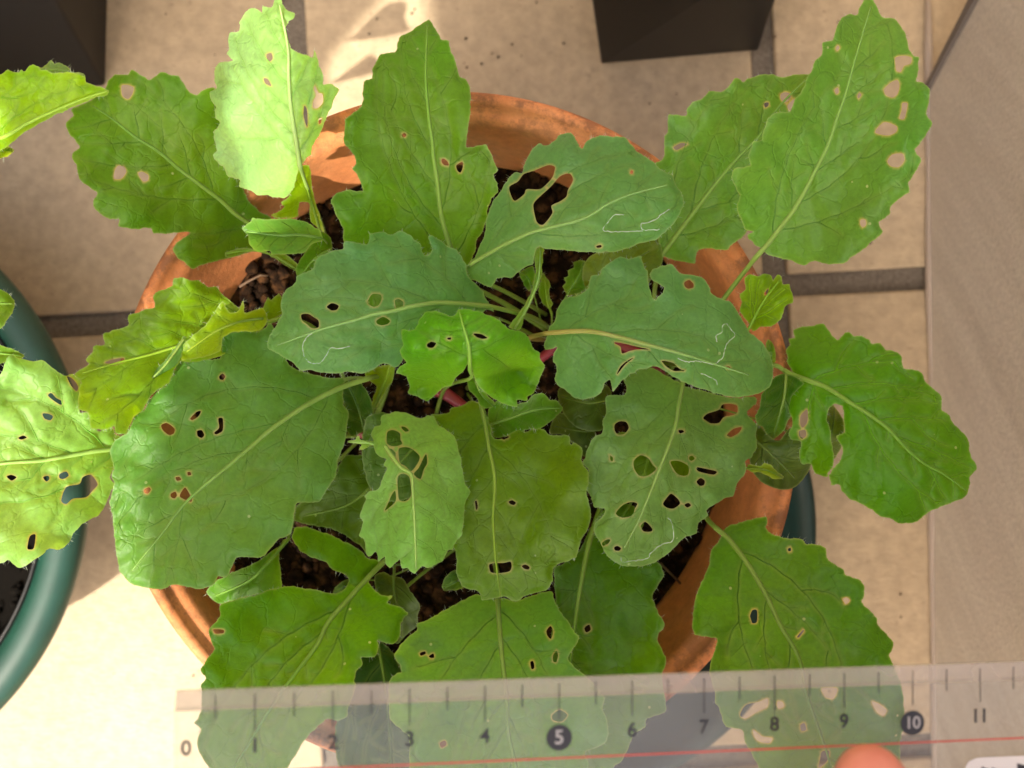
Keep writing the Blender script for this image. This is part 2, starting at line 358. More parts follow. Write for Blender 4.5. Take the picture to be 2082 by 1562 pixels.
# ------------------------------------------------------------------ pots
def terra_build(nt, b, N, L):
    tc = N('TexCoord'); n1 = N('TexNoise', i_Scale=28.0, i_Detail=5.0, i_Roughness=.6); L(tc.outputs['Object'], n1.inputs['Vector'])
    n2 = N('TexNoise', i_Scale=300.0, i_Detail=5.0, i_Roughness=.7); L(tc.outputs['Object'], n2.inputs['Vector'])
    n3 = N('TexNoise', i_Scale=130.0, i_Detail=8.0, i_Roughness=.75); mp = N('Mapping'); mp.inputs['Location'].default_value = (5, 3, 1); mp.inputs['Scale'].default_value = (1, 1, 1); L(tc.outputs['Object'], mp.inputs[0]); L(mp.outputs[0], n3.inputs['Vector'])
    r1 = ramp(N, [(.25, (.50, .155, .048)), (.5, (.58, .20, .066)), (.66, (.60, .25, .10)), (.8, (.60, .36, .22))]); L(n1.outputs['Fac'], r1.inputs[0])
    r2 = ramp(N, [(.3, (.8, .8, .8)), (.7, (1.15, 1.15, 1.15))]); L(n2.outputs['Fac'], r2.inputs[0])
    m = N('MixRGB', blend_type='MULTIPLY'); m.inputs[0].default_value = 1; L(r1.outputs[0], m.inputs[1]); L(r2.outputs[0], m.inputs[2])
    # dark algae specks, mostly on the lip
    sx_ = N('SeparateXYZ'); L(tc.outputs['Object'], sx_.inputs[0])
    zr = N('MapRange'); zr.inputs[1].default_value = .122; zr.inputs[2].default_value = .130; L(sx_.outputs['Z'], zr.inputs[0])
    r3 = ramp(N, [(.46, (0, 0, 0)), (.56, (1, 1, 1))]); L(n3.outputs['Fac'], r3.inputs[0])
    mu = N('Math', operation='MULTIPLY'); L(zr.outputs[0], mu.inputs[0]); L(r3.outputs[0], mu.inputs[1])
    mu2 = N('Math', operation='MULTIPLY'); mu2.inputs[1].default_value = .6; L(mu.outputs[0], mu2.inputs[0])
    m2 = N('MixRGB'); L(mu2.outputs[0], m2.inputs[0]); L(m.outputs[0], m2.inputs[1]); m2.inputs[2].default_value = (.075, .035, .02, 1)
    L(m2.outputs[0], b.inputs['Base Color']); b.inputs['Roughness'].default_value = .78
    bp = N('Bump'); bp.inputs['Strength'].default_value = .5; bp.inputs['Distance'].default_value = .0005; L(n2.outputs['Fac'], bp.inputs['Height']); L(bp.outputs[0], b.inputs['Normal'])
M_TERRA = mat('terracotta', terra_build)
PC = (-1.26, -1.08)
prof = [(0, 1.0), (4.0, 1.0), (4.15, 1.2), (6.35, 8.9), (6.85, 9.0), (6.95, 9.15), (7.42, 12.3), (7.52, 12.7), (7.50, 12.9), (7.40, 13.0), (7.30, 13.0), (7.22, 12.92), (7.16, 12.78), (7.05, 12.76), (6.93, 12.72), (6.85, 12.6), (6.80, 12.2), (6.45, 10.2), (6.2, 9.2), (4.0, 2.0), (0, 2.0)]
pot = empty('terracotta_pot', Vector((PC[0] * CM, PC[1] * CM, .01)), 'large round terracotta pot with a stained double lip, full of radish plants', 'pot')
link('pot_body', lathe('pot_body', prof, PC, 200, .0018, 3), M_TERRA, pot)

def soil_build(nt, b, N, L):
    tc = N('TexCoord'); n = N('TexNoise', i_Scale=330.0, i_Detail=4.0); L(tc.outputs['Object'], n.inputs['Vector'])
    r = ramp(N, [(.3, (.004, .002, .001)), (.5, (.016, .0075, .0035)), (.72, (.085, .037, .014))]); L(n.outputs['Fac'], r.inputs[0]); L(r.outputs[0], b.inputs['Base Color']); b.inputs['Roughness'].default_value = .9; b.inputs['Specular IOR Level'].default_value = .08
    n2 = N('TexNoise', i_Scale=1800.0, i_Detail=3.0); L(tc.outputs['Object'], n2.inputs['Vector'])
    bp = N('Bump'); bp.inputs['Strength'].default_value = .7; bp.inputs['Distance'].default_value = .0004; L(n2.outputs['Fac'], bp.inputs['Height']); L(bp.outputs[0], b.inputs['Normal'])
M_SOIL = mat('clay_granule_soil', soil_build)
def soil(name, c, r, z, n, seed, gr=(.07, .17), parent=None):
    rng = np.random.default_rng(seed)
    bm = bmesh.new(); bmesh.ops.create_icosphere(bm, subdivisions=2, radius=1)
    bv = np.array([v.co[:] for v in bm.verts]); bf = [[v.index for v in f.verts] for f in bm.faces]; bm.free()
    vs = []; fs = []; o = 0
    for k in range(n):
        a = rng.uniform(0, 6.283); q = r * math.sqrt(rng.uniform(0, 1)); s = rng.uniform(*gr) * (1 if rng.random() > .12 else 1.35)
        d = bv * (1 + .16 * np.sin(bv @ rng.normal(0, 2.2, (3, 3)) + rng.uniform(0, 6, 3)).sum(1)[:, None] / 2)
        d = d * np.array([s * rng.uniform(.8, 1.25), s, s * rng.uniform(.6, .95)])
        t = rng.uniform(0, 6.28); R = np.array([[math.cos(t), -math.sin(t), 0], [math.sin(t), math.cos(t), 0], [0, 0, 1]])
        d = d @ R + np.array([c[0] + q * math.cos(a), c[1] + q * math.sin(a), z + rng.uniform(-.12, .12)])
        vs.append(d * CM); fs += [[i + o for i in f] for f in bf]; o += len(bv)
    # bed under the granules
    vs = np.vstack(vs).tolist(); b0 = len(vs); m = 64
    vs.append((c[0] * CM, c[1] * CM, (z - .08) * CM))
    for i in range(m): vs.append(((c[0] + (r + .12) * math.cos(6.2832 * i / m)) * CM, (c[1] + (r + .12) * math.sin(6.2832 * i / m)) * CM, (z - .08) * CM))
    for i in range(m): fs.append([b0, b0 + 1 + i, b0 + 1 + (i + 1) % m])
    ob = link(name, mesh(name, vs, fs), M_SOIL, parent); return ob
s = soil('granule_soil', PC, 6.38, 10.25, 2600, 5)
tag(s, 'dark brown clay granule soil filling the terracotta pot', 'soil', kind='stuff')
M_TWIG = mat('dry_twig', lambda nt, b, N, L: (b.inputs['Base Color'].__setattr__('default_value', (.12, .07, .04, 1)), b.inputs['Roughness'].__setattr__('default_value', .8)))
def twig(pts, r, label):
    tv, tf = [], []; tube(tv, tf, [P(*q) for q in pts], [r * CM * (1 - .1 * i) for i in range(len(pts))], 6)
    o = link('twig', mesh('twig', tv, tf), M_TWIG); tag(o, label, 'twig', 'bits of dry twig on the soil')
twig([(487, 583, 10.5), (505, 572, 10.58), (528, 560, 10.6), (546, 560, 10.5)], .035, 'thin bent twig on the soil at the upper left of the pot')
twig([(1342, 1145, 10.5), (1362, 1165, 10.6), (1384, 1187, 10.5)], .03, 'straight dark twig on the soil at the lower right of the pot')

def plastic(name, col, rough=.35, n=.08):
    def f(nt, b, N, L):
        tc = N('TexCoord'); t = N('TexNoise', i_Scale=60.0, i_Detail=7.0, i_Roughness=.7); L(tc.outputs['Object'], t.inputs['Vector'])
        r = ramp(N, [(.35, tuple(c * .8 for c in col)), (.62, tuple(c * 1.1 for c in col)), (.8, tuple(c * 1.1 + n for c in col))]); L(t.outputs['Fac'], r.inputs[0])
        L(r.outputs[0], b.inputs['Base Color']); b.inputs['Roughness'].default_value = rough
    return mat(name, f)
M_GREEN = plastic('green_plastic', (.007, .052, .034), .5, .015); M_GREEN2 = plastic('dark_green_plastic', (.010, .035, .030), .4, .01); M_BLACK = plastic('black_plastic', (.0035, .0032, .003), .5, .003)
SC = (.97, -4.5)
sa = empty('saucer', Vector((SC[0] * CM, SC[1] * CM, 0)), 'dark green round plastic saucer under the terracotta pot', 'saucer')
link('saucer_body', lathe('saucer_body', [(0, .02), (6.9, .02), (7.2, .2), (8.05, 2.6), (8.35, 2.75), (8.46, 2.95), (8.42, 3.12), (8.2, 3.15), (7.95, 3.0), (7.8, 2.8), (7.0, .9), (0, .9)], SC, 140), M_GREEN2, sa)
GC = (-21.3, -3.05)
gp = empty('green_pot', Vector((GC[0] * CM, GC[1] * CM, 0)), 'round green plastic pot with a broad rolled rim at the left edge', 'pot')
link('pot_body', lathe('pot_body', [(0, .02), (6.2, .02), (6.4, .3), (7.6, 4.6), (7.9, 5.2), (8.5, 5.05), (8.95, 5.1), (9.12, 5.3), (9.14, 5.6), (9.0, 5.9), (8.7, 6.02), (8.35, 6.02), (8.12, 5.9), (8.0, 5.6), (7.2, 2.4), (0, 2.3)], GC, 160), M_GREEN, gp)
link('inner_pot', lathe('inner_pot', [(7.85, 5.55), (7.92, 5.7), (8.0, 5.55), (7.1, 2.5), (7.0, 2.5), (7.85, 5.55)], GC, 100), M_BLACK, gp)
s = soil('granule_soil', GC, 6.9, 2.6, 500, 9)
M_BLACK_SOIL = mat('near_black_soil', lambda nt, b, N, L: (b.inputs['Base Color'].__setattr__('default_value', (.004, .003, .002, 1)), b.inputs['Roughness'].__setattr__('default_value', .9), b.inputs['Specular IOR Level'].__setattr__('default_value', .1)))
s.data.materials.clear(); s.data.materials.append(M_BLACK_SOIL)  # granules of this pot recoloured near-black
tag(s, 'dark soil inside the green pot', 'soil', kind='stuff')

rc = np.random.default_rng(4); cv, cf = [], []
for k in range(130):
    x, y = rc.uniform(-13.5, 13.5), rc.uniform(-13, 13.5)
    if k < 60: x, y = rc.normal(3.5, 4.5), rc.normal(11.6, .9)
    if math.hypot(x - PC[0], y - PC[1]) < 5.2 or math.hypot(x - SC[0], y - SC[1]) < 8.6 or x > 13.6 or (2 < x < 8.5 and y > 10.2): continue
    q = Vector((x * CM, y * CM, .0003)); r_ = rc.uniform(.015, .055) * CM; b0 = len(cv)
    n_ = 6
    for i in range(n_): cv.append(q + Vector((math.cos(i) * r_ * rc.uniform(.6, 1.3), math.sin(i * 1.047) * r_ * rc.uniform(.6, 1.3), 0)))
    cv.append(q + Vector((0, 0, r_ * .8)))
    cf += [[b0 + i, b0 + (i + 1) % n_, b0 + n_] for i in range(n_)]
cr = link('soil_crumbs', mesh('soil_crumbs', cv, cf), M_SOIL); tag(cr, 'crumbs of dark soil scattered over the tiles', 'crumbs', kind='stuff')
def planter(label, c8, zt, th, mtl):
    """c8: base corners and top corners (px,py at given z), hollow, open top"""
    r = empty('nursery_pot', sum(((Vector(p)) for p in c8[:4]), Vector()) / 4, label, 'pot', 'black nursery pots standing on the tiles')
    base, top = [Vector(p) for p in c8[:4]], [Vector(p) for p in c8[4:]]
    cb = sum(base, Vector()) / 4; ct = sum(top, Vector()) / 4
    vs = base + top
    lip = [ct + (p - ct) * 1.06 for p in top]; lip2 = [p + Vector((0, 0, .004)) for p in lip]
    inn = [ct + (p - ct) * .96 + Vector((0, 0, .004)) for p in top]; ib = [cb + (p - cb) * .93 + Vector((0, 0, .005)) for p in base]
    vs = base + top + lip + lip2 + inn + ib
    fs = [(3, 2, 1, 0)]
    for k in range(5):
        for i in range(4):
            j = (i + 1) % 4; fs.append((k * 4 + i, k * 4 + j, (k + 1) * 4 + j, (k + 1) * 4 + i))
    fs.append((20, 21, 22, 23))
    me = mesh('pot_body', vs, fs, False)
    o = link('pot_body', me, mtl, r)
    bv = o.modifiers.new('bevel', 'BEVEL'); bv.width = .0015; bv.segments = 3; bv.limit_method = 'ANGLE'
    return r
def ext(a, b, k): return a + (b - a) * k
b0, b1 = P(1222, 131, 0.02), P(1542, 103, 0.02)
t0, t1 = P(1203, 0, 4.7), P(1577, 0, 4.7)
t0, t1 = ext(b0, t0, 1.9), ext(b1, t1, 1.9)
dpt = Vector((.003, .062, 0)); dpt2 = Vector((.005, .078, 0))
planter('black square plastic nursery pot standing on the tiles at the top centre', [b0, b1, b1 + dpt, b0 + dpt, t0, t1, t1 + dpt2, t0 + dpt2], 9, .002, M_BLACK)
c1 = P(215, 176, .02); c0 = P(-200, 205, .02); u1 = ext(c1, P(113, 0, 4.7), 1.9); u0 = u1 + (c0 - c1) * 1.15
planter('larger dark square nursery pot in the top left corner', [c0, c1, c1 + Vector((.002, .08, 0)), c0 + Vector((.002, .08, 0)), u0, u1, u1 + Vector((.004, .10, 0)), u0 + Vector((.004, .10, 0))], 9, .002, plastic('brown_black_plastic', (.006, .004, .0025), .6, .006))

# ------------------------------------------------------------------ leaf builder
RIB = (.21, .30, .055, 1)
def leaf(plant, outline, rib, z0, z1, holes=(), bow=.4, cup=.3, tilt=0, wave=.12, tone=(.055, .15, .028), seed=1, nv=6, va=48,
         stalk=None, rw=.055, sp=5.0, quilt=.022, trails=(), side=1.0, sharp=.35, label=None, haircut=1.0, ribcol=RIB, pucker=.0045, curl=.05):
    """outline/holes/rib: pixel polylines of the photograph; the blade is a bent surface whose heights are in cm"""
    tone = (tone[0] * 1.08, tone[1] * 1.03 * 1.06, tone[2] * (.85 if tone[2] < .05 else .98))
    rnd = random.Random(seed); rng = np.random.default_rng(seed)
    out = spline(outline, 3.5, True, sharp)
    nz = rng.normal(0, 1, len(out)); nz = (nz + np.roll(nz, 1) + np.roll(nz, 2)) / 1.7
    tg = np.roll(out, -1, 0) - np.roll(out, 1, 0); tg = np.c_[tg[:, 1], -tg[:, 0]] / (np.hypot(*tg.T)[:, None] + 1e-6)
    out = out + tg * (nz * .65 * min(haircut, 1))[:, None] + rng.normal(0, .25, out.shape)
    hl = [spline(h, 3.0, True, .2) for h in holes]
    cup = cup * 1.6 if abs(cup) < .9 else cup
    rb = spline(rib, 8); rw = rw * .72
    base, tip = rb[0], rb[-1]; ax = tip - base; Lx = np.hypot(*ax); ax = ax / Lx; nx = np.array([-ax[1], ax[0]])
    half = max(np.abs((out - base) @ nx).max(), 20)
    ph = rng.uniform(0, 6.28, 8)
    pk = [(f * math.cos(q), f * math.sin(q), pp) for f, q, pp in zip(rng.uniform(9, 20, 7), rng.uniform(0, 6.28, 7), rng.uniform(0, 6.28, 7))]
    def height(p):
        p = np.atleast_2d(p)
        t = np.clip(((p - base) @ ax) / Lx, -.15, 1.1)
        d, i, tt = segdist(p, rb[:-1], rb[1:], True)
        sg = (p - rb[i])
        dv = rb[np.minimum(i + 1, len(rb) - 1)] - rb[i]
        s = np.sign(dv[:, 0] * sg[:, 1] - dv[:, 1] * sg[:, 0])
        u = d / half
        w = s * u
        z = z0 + (z1 - z0) * t + bow * 4 * t * (1 - t) + cup * (np.sqrt(u * u + .02) - .14) + tilt * w
        x, y = (p[:, 0] / 100), (p[:, 1] / 100)
        z += wave * u * (np.sin(4.1 * x + 2.3 * y + ph[0]) + .7 * np.sin(5.3 * y - 3.1 * x + ph[1]))
        z += wave * .12 * np.sin(6 * x + 2 * y + ph[2]) * np.sin(5 * y - 2 * x + ph[3])
        for (kx, ky, pp) in pk: z += pucker * np.sin(kx * x + ky * y + pp)
        return z
    # side veins
    veins = []; trunks = []
    D = lambda a: math.radians(a)
    seglen = np.r_[0, np.cumsum(np.hypot(*np.diff(rb, axis=0).T))]
    mlo = out.min(0) - 12; msz = ((out.max(0) + 12 - mlo) / 2.5).astype(int) + 1
    mgx, mgy = np.meshgrid(np.arange(msz[0]), np.arange(msz[1]))
    mask = inside(np.c_[mgx.ravel(), mgy.ravel()] * 2.5 + mlo, out).reshape(msz[1], msz[0])
    def isin(p):
        i = int(round((p[0] - mlo[0]) / 2.5)); j = int(round((p[1] - mlo[1]) / 2.5))
        return 0 <= i < msz[0] and 0 <= j < msz[1] and mask[j, i]
    inb = inside(rb, out)
    occ = np.zeros(mask.shape, bool)
    def cell(p): return int(round((p[0] - mlo[0]) / 2.5)), int(round((p[1] - mlo[1]) / 2.5))
    def mark(line, rad):
        for q in line:
            i, j = cell(q); occ[max(j - rad, 0):j + rad + 1, max(i - rad, 0):i + rad + 1] = True
    def taken(p):
        i, j = cell(p); return not (0 <= i < msz[0] and 0 <= j < msz[1]) or occ[j, i]
    mark(rb, 2)
    first = int(np.argmax(inb)) if inb.any() else 0
    for k in range(nv):
        for sd in (1, -1):
            f = (k + .25 + .35 * rnd.random() + (.25 if sd > 0 else 0)) / (nv + .3)
            i = int(first + f * (len(rb) - 1 - first)); i = min(max(i, 0), len(rb) - 2)
            d = rb[i + 1] - rb[i]; a0 = math.atan2(d[1], d[0])
            a = a0 + sd * D(va + rnd.uniform(-6, 8)); p = rb[i].copy(); line = [p.copy()]
            bend = -sd * D(rnd.uniform(1.1, 2.2)); ok = 0
            for st in range(70):
                p = p + 7 * np.array([math.cos(a), math.sin(a)]); a += bend * .6 + D(6 * math.sin(st * .9 + k * 2 + sd))
                if not isin(p) or (st > 2 and taken(p)): break
                line.append(p.copy()); ok += 1
            if ok > 3:
                line = np.array(line[:-1]); veins.append(line); trunks.append((line, sd, ok)); mark(line, 3)
    for line, sd, ok in trunks:
        for q in range((ok > 8) + (ok > 13) + (ok > 19) + (ok > 26)):
            j = int(len(line) * (.25 + .5 * (q + rnd.random()) / 4 + .1 * q)); j = min(j, len(line) - 2)
            dd = line[j + 1] - line[max(j - 1, 0)]
            sb = 1 if (q + int(sd > 0)) % 2 else -1; a2 = math.atan2(dd[1], dd[0]) + sb * D(rnd.uniform(38, 58)); p2 = line[j].copy(); l2 = [p2.copy()]
            for st in range(rnd.randint(8, 18)):
                p2 = p2 + 6 * np.array([math.cos(a2), math.sin(a2)]); a2 += -sb * D(rnd.uniform(0, 4)) + D(rnd.uniform(-9, 9))
                if not isin(p2) or (st > 2 and taken(p2)): break
                l2.append(p2.copy())
            if len(l2) > 3: veins.append(np.array(l2[:-1])); mark(l2, 2)
    # keep veins out of the holes
    kept = []
    for v in veins:
        m = np.ones(len(v), bool)
        for h in hl: m &= ~inside(v, h)
        run = []
        for q, ok in zip(v, m):
            if ok: run.append(q)
            else:
                if len(run) > 2: kept.append(np.array(run))
                run = []
        if len(run) > 2: kept.append(np.array(run))
    veins = kept
    # points of the blade
    lo, hi = out.min(0), out.max(0)
    gx, gy = np.meshgrid(np.arange(lo[0], hi[0], sp), np.arange(lo[1], hi[1], sp * .87))
    gx = gx + (np.arange(gx.shape[0]) % 2)[:, None] * sp * .5
    g = np.c_[gx.ravel(), gy.ravel()] + rng.normal(0, sp * .08, (gx.size, 2))
    g = g[inside(g, out)]
    rings = [out] + hl
    for k, r in enumerate(rings):
        if k: g = g[~inside(g, r)]
        bl, bh = r.min(0) - 2 * sp, r.max(0) + 2 * sp
        near = np.all((g > bl) & (g < bh), 1)
        dd = np.full(len(g), 99.0)
        if near.any(): dd[near] = segdist(g[near], r, np.roll(r, -1, 0))
        g = g[dd > sp * .75]
    pts = np.vstack(rings + [g]); edges = []; o = 0
    for r in rings:
        n = len(r); edges += [(o + i, o + (i + 1) % n) for i in range(n)]; o += n
    res = delaunay_2d_cdt([Vector(p) for p in pts], edges, [], 0, 1e-4)
    V = np.array([tuple(v) for v in res[0]]); Fc = np.array([f for f in res[2] if len(f) == 3])
    cen = V[Fc].mean(1); keep = inside(cen, out)
    for h in hl: keep &= ~inside(cen, h)
    Fc = Fc[keep]
    used = np.unique(Fc); remap = -np.ones(len(V), int); remap[used] = np.arange(len(used)); V = V[used]; Fc = remap[Fc]
    z = height(V)
    vd = np.full(len(V), 99.0)
    for v in veins + [rb]:
        bl, bh = v.min(0) - 30, v.max(0) + 30; nr = np.all((V > bl) & (V < bh), 1)
        if nr.any(): vd[nr] = np.minimum(vd[nr], segdist(V[nr], v[:-1], v[1:]))
    dO_ = segdist(V, out, np.roll(out, -1, 0)); z = z - curl * np.exp(-(dO_ / 9.0) ** 2) * (1 + 1.2 * np.sin(V[:, 0] / 23 + V[:, 1] / 31 + ph[4]))
    z = z - quilt * np.exp(-(vd / 8.0) ** 2)
    dz = CAM_H - z; W = np.c_[(V[:, 0] - 1041) * dz / F_PX, (781 - V[:, 1]) * dz / F_PX, z] * CM
    # winding so that normals face up
    a, b2, c = W[Fc[:, 0]], W[Fc[:, 1]], W[Fc[:, 2]]
    fl = np.cross(b2 - a, c - a)[:, 2] < 0; Fc[fl] = Fc[fl][:, ::-1]
    vs = W.tolist(); fs = Fc.tolist(); nb = len(vs); nf = len(fs)
    # margin hairs (short tapering spikes)
    cen2 = out.mean(0)
    for i in range(0, len(out), 1):
        if rnd.random() < .26 * haircut:
            p = out[i]; tn = out[(i + 1) % len(out)] - out[i - 1]; nn = np.array([tn[1], -tn[0]]); nn = nn / (np.hypot(*nn) + 1e-6)
            if isin(p + nn * 4): nn = -nn
            nn = nn + rng.normal(0, .35, 2); ln = rnd.uniform(3, 9)
            zz = height(p)[0]; q0 = P(*p, zz); q1 = P(*(p + nn * ln), zz + rnd.uniform(-.03, .06))
            tube_v = len(vs); s = Vector((0.00003, 0, 0)); u = Vector((0, 0.00003, 0))
            vs += [tuple(q0 - s), tuple(q0 + s), tuple(q0 + u), tuple(q1)]
            fs += [[tube_v, tube_v + 1, tube_v + 3], [tube_v + 1, tube_v + 2, tube_v + 3], [tube_v + 2, tube_v, tube_v + 3]]
    me = mesh('leaf', vs, fs)
    me.materials.append(M_LEAF); me.materials.append(M_HAIR)
    mi = np.zeros(len(me.polygons), int); mi[nf:] = 1; me.polygons.foreach_set('material_index', mi.tolist())
    nV = len(me.vertices)
    ed = np.zeros(nV); ho = np.zeros(nV); ve = np.zeros(nV)
    dO = segdist(V, out, np.roll(out, -1, 0)); ed[:nb] = np.clip(1 - dO / 5.5, 0, 1)
    for h in hl:
        nr = np.all((V > h.min(0) - 20) & (V < h.max(0) + 20), 1)
        if nr.any(): 
            dh = segdist(V[nr], h, np.roll(h, -1, 0)); x = ho[:nb]; x[nr] = np.maximum(x[nr], np.clip(1 - dh / 5.0, 0, 1)); ho[:nb] = x
    ve[:nb] = np.exp(-(vd / 5.0) ** 2)
    ac = np.zeros(nV); ac[:nb] = np.clip(segdist(V, rb[:-1], rb[1:]) / half, 0, 1)
    for nm_, ar in (('edge', ed), ('hole', ho), ('vein', ve), ('across', ac)):
        at = me.attributes.new(nm_, 'FLOAT', 'POINT'); at.data.foreach_set('value', ar.astype(np.float32))
    ob = bpy.data.objects.new('leaf', me); COL.objects.link(ob); ob.parent = plant
    ob.matrix_parent_inverse = plant.matrix_world.inverted(); ob.color = (*tone, 1)
    if label: ob['label'] = label
    # midrib with its stalk
    tv, tf = [], []
    m = inside(rb, out)
    rr = rb
    hz = height(rr); n = len(rr)
    pl = [P(x, y, zz - .012) for (x, y), zz in zip(rr, hz)]
    rd = [(rw * (1 - i / (n - 1)) ** .8 + .012) * CM for i in range(n)]
    if stalk is not None:                     # list of (px,py,z) from the soil to the leaf base
        sk = [Vector(P(*q)) for q in stalk] + [pl[0]]
        fine = []
        for i in range(len(sk) - 1):
            p0 = sk[max(i - 1, 0)]; p1 = sk[i]; p2 = sk[i + 1]; p3 = sk[i + 2] if i + 2 < len(sk) else pl[min(4, n - 1)]
            for t in np.arange(8) / 8:
                fine.append(.5 * ((2 * p1) + (p2 - p0) * t + (2 * p0 - 5 * p1 + 4 * p2 - p3) * t * t + (3 * p1 - p0 - 3 * p2 + p3) * t ** 3))
        k = len(fine); rs = [(rw * 1.5 - (rw * .45) * i / k) * CM for i in range(k)]
        pl = fine + pl; rd = rs + rd
    tube(tv, tf, pl, rd, 8, .8)
    mm = mesh('midrib', tv, tf); nt_ = len(pl); tt = np.repeat(np.linspace(0, 1, nt_), 8); at = mm.attributes.new('along', 'FLOAT', 'POINT'); at.data.foreach_set('value', tt.astype(np.float32))
    lc = mm.attributes.new('blade', 'FLOAT_COLOR', 'POINT'); lc.data.foreach_set('color', np.tile([tone[0]*1.3+.02, tone[1]*1.12+.02, tone[2]*1.1+.004, 1], len(tt)).astype(np.float32))
    mo = link('midrib', mm, M_RIBM); mo.parent = ob; mo.matrix_parent_inverse = plant.matrix_world.inverted(); mo.color = ribcol
    mo.matrix_parent_inverse = Matrix.Identity(4)
    tv, tf = [], []
    for v in veins:
        v = v[::1]; hz = height(v); n = len(v)
        wv = .012 if n > 9 else .007
        hz2 = hz - quilt * .95 - .003
        tube(tv, tf, [P(x, y, zz) for (x, y), zz in zip(v, hz2)], [(wv * (1 - i / n) + .004) * CM * side for i in range(n)], 4, .9, False)
    if tv:
        vo = link('side_veins', mesh('side_veins', tv, tf), M_LEAF); vo.parent = ob
        k = 1.0 if side <= 1.2 else 1.55
        vo.color = (tone[0] * .96 * k * (1.2 if k > 1 else 1), tone[1] * .94 * k, tone[2] * .9 * k, 1)
    for tr in trails:
        q = spline(tr, 4); q = q + rng.normal(0, .5, q.shape); hz = height(q) ; tv, tf = [], []
        tube(tv, tf, [P(x, y, zz - .004) for (x, y), zz in zip(q, hz)], [.0085 * CM * rnd.uniform(.5, 1.5) for _ in q], 5, .7)
        to = link('miner_trail', mesh('miner_trail', tv, tf), M_TRAIL); to.parent = ob
    return ob

def Hs(fr, *ss): return [T(fr, s) for s in ss]
def root(px, py): return (px, py, 10.3)
def plant(px, py, label, group='radish plants in the terracotta pot'):
    return empty('radish_plant', P(px, py, 10.3), label, 'plant', group)

GR = 'radish plants in the terracotta pot'
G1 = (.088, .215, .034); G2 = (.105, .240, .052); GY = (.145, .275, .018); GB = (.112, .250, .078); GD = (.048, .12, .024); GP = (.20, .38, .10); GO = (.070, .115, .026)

# ------------------------------------------------------------------ plants and their leaves (traced outlines, own heights)
pA = plant(672, 522, 'radish plant at the upper left of the pot with one leaf standing in full sun')
leaf(pA, T('A', "655,490 690,455 770,450 800,420 850,455 905,480 940,465 975,435 1040,455 1080,460 1110,510 1150,560 1190,570 1240,540 1290,530 1340,600 1400,800 1440,1000 1460,1100 1475,1150 1500,1210 1560,1270 1620,1305 1640,1330 1560,1400 1530,1470 1530,1517 1440,1547 1380,1562 1290,1582 1160,1622 1110,1587 1060,1547 1045,1507 1050,1490 1090,1450 1145,1410 1080,1405 1000,1415 930,1415 915,1380 820,1385 720,1370 715,1325 660,1325 600,1290 565,1250 570,1200 590,1165 540,1130 480,1085 470,1040 455,990 435,960 445,920 480,890 450,840 410,800 400,745 440,700 430,660 520,620 600,570 640,530"),
     T('A', "1540,1375 1420,1290 1320,1200 1200,1110 1080,1020 950,910 820,830 680,720 560,640"), 12.3, 14.6,
     Hs('A', "735,520 770,515 808,530 800,570 775,600 740,580", "690,1080 695,1030 715,1003 750,1010 762,1040 735,1080", "835,1050 860,1040 895,1060 895,1090 865,1097"),
     bow=.5, cup=.4, tone=G1, seed=2, stalk=[root(672, 522), (600, 480, 11.8)], rw=.06)
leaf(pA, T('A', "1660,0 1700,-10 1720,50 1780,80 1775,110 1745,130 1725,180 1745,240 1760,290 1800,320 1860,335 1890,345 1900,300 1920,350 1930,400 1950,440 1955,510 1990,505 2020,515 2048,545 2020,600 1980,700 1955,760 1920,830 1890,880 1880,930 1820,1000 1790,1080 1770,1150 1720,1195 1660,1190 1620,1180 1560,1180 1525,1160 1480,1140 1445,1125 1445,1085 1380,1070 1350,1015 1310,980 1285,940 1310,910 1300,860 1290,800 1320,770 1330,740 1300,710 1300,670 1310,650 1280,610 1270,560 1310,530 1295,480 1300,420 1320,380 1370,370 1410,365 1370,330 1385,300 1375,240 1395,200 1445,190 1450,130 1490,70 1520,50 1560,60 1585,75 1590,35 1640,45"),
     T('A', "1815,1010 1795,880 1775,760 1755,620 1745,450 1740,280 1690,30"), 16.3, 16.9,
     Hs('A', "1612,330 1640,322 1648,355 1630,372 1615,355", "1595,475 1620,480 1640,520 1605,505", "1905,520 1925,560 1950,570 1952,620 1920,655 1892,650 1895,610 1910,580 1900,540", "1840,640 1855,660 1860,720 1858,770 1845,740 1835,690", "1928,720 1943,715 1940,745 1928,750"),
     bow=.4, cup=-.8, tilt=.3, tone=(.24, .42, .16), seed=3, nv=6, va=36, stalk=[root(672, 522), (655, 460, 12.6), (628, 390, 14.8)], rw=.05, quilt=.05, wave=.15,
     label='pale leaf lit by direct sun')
leaf(pA, T('A', "1800,1020 1870,1000 1890,1150 1940,1330 1960,1400 1880,1340 1870,1230 1810,1225 1805,1300 1760,1320 1680,1320 1640,1300 1680,1285 1720,1250 1700,1225 1745,1190 1790,1080"),
     T('A', "1935,1400 1895,1260 1860,1150 1830,1020"), 13.8, 15.6, bow=0, cup=.3, tone=GY, seed=4, nv=3, rw=.03, stalk=None)
leaf(pA, T('A', "1465,1380 1510,1345 1530,1320 1580,1325 1650,1325 1760,1320 1860,1345 1900,1370 1940,1400 1950,1450 1880,1480 1840,1530 1740,1540 1640,1540 1630,1520 1560,1525 1510,1480 1500,1430"),
     T('A', "1945,1440 1880,1430 1800,1420 1700,1425 1600,1415 1490,1400"), 14.6, 15.0, bow=.2, cup=.5, tone=G2, seed=5, nv=4, rw=.03, stalk=[root(672, 522), (668, 500, 12.6)])
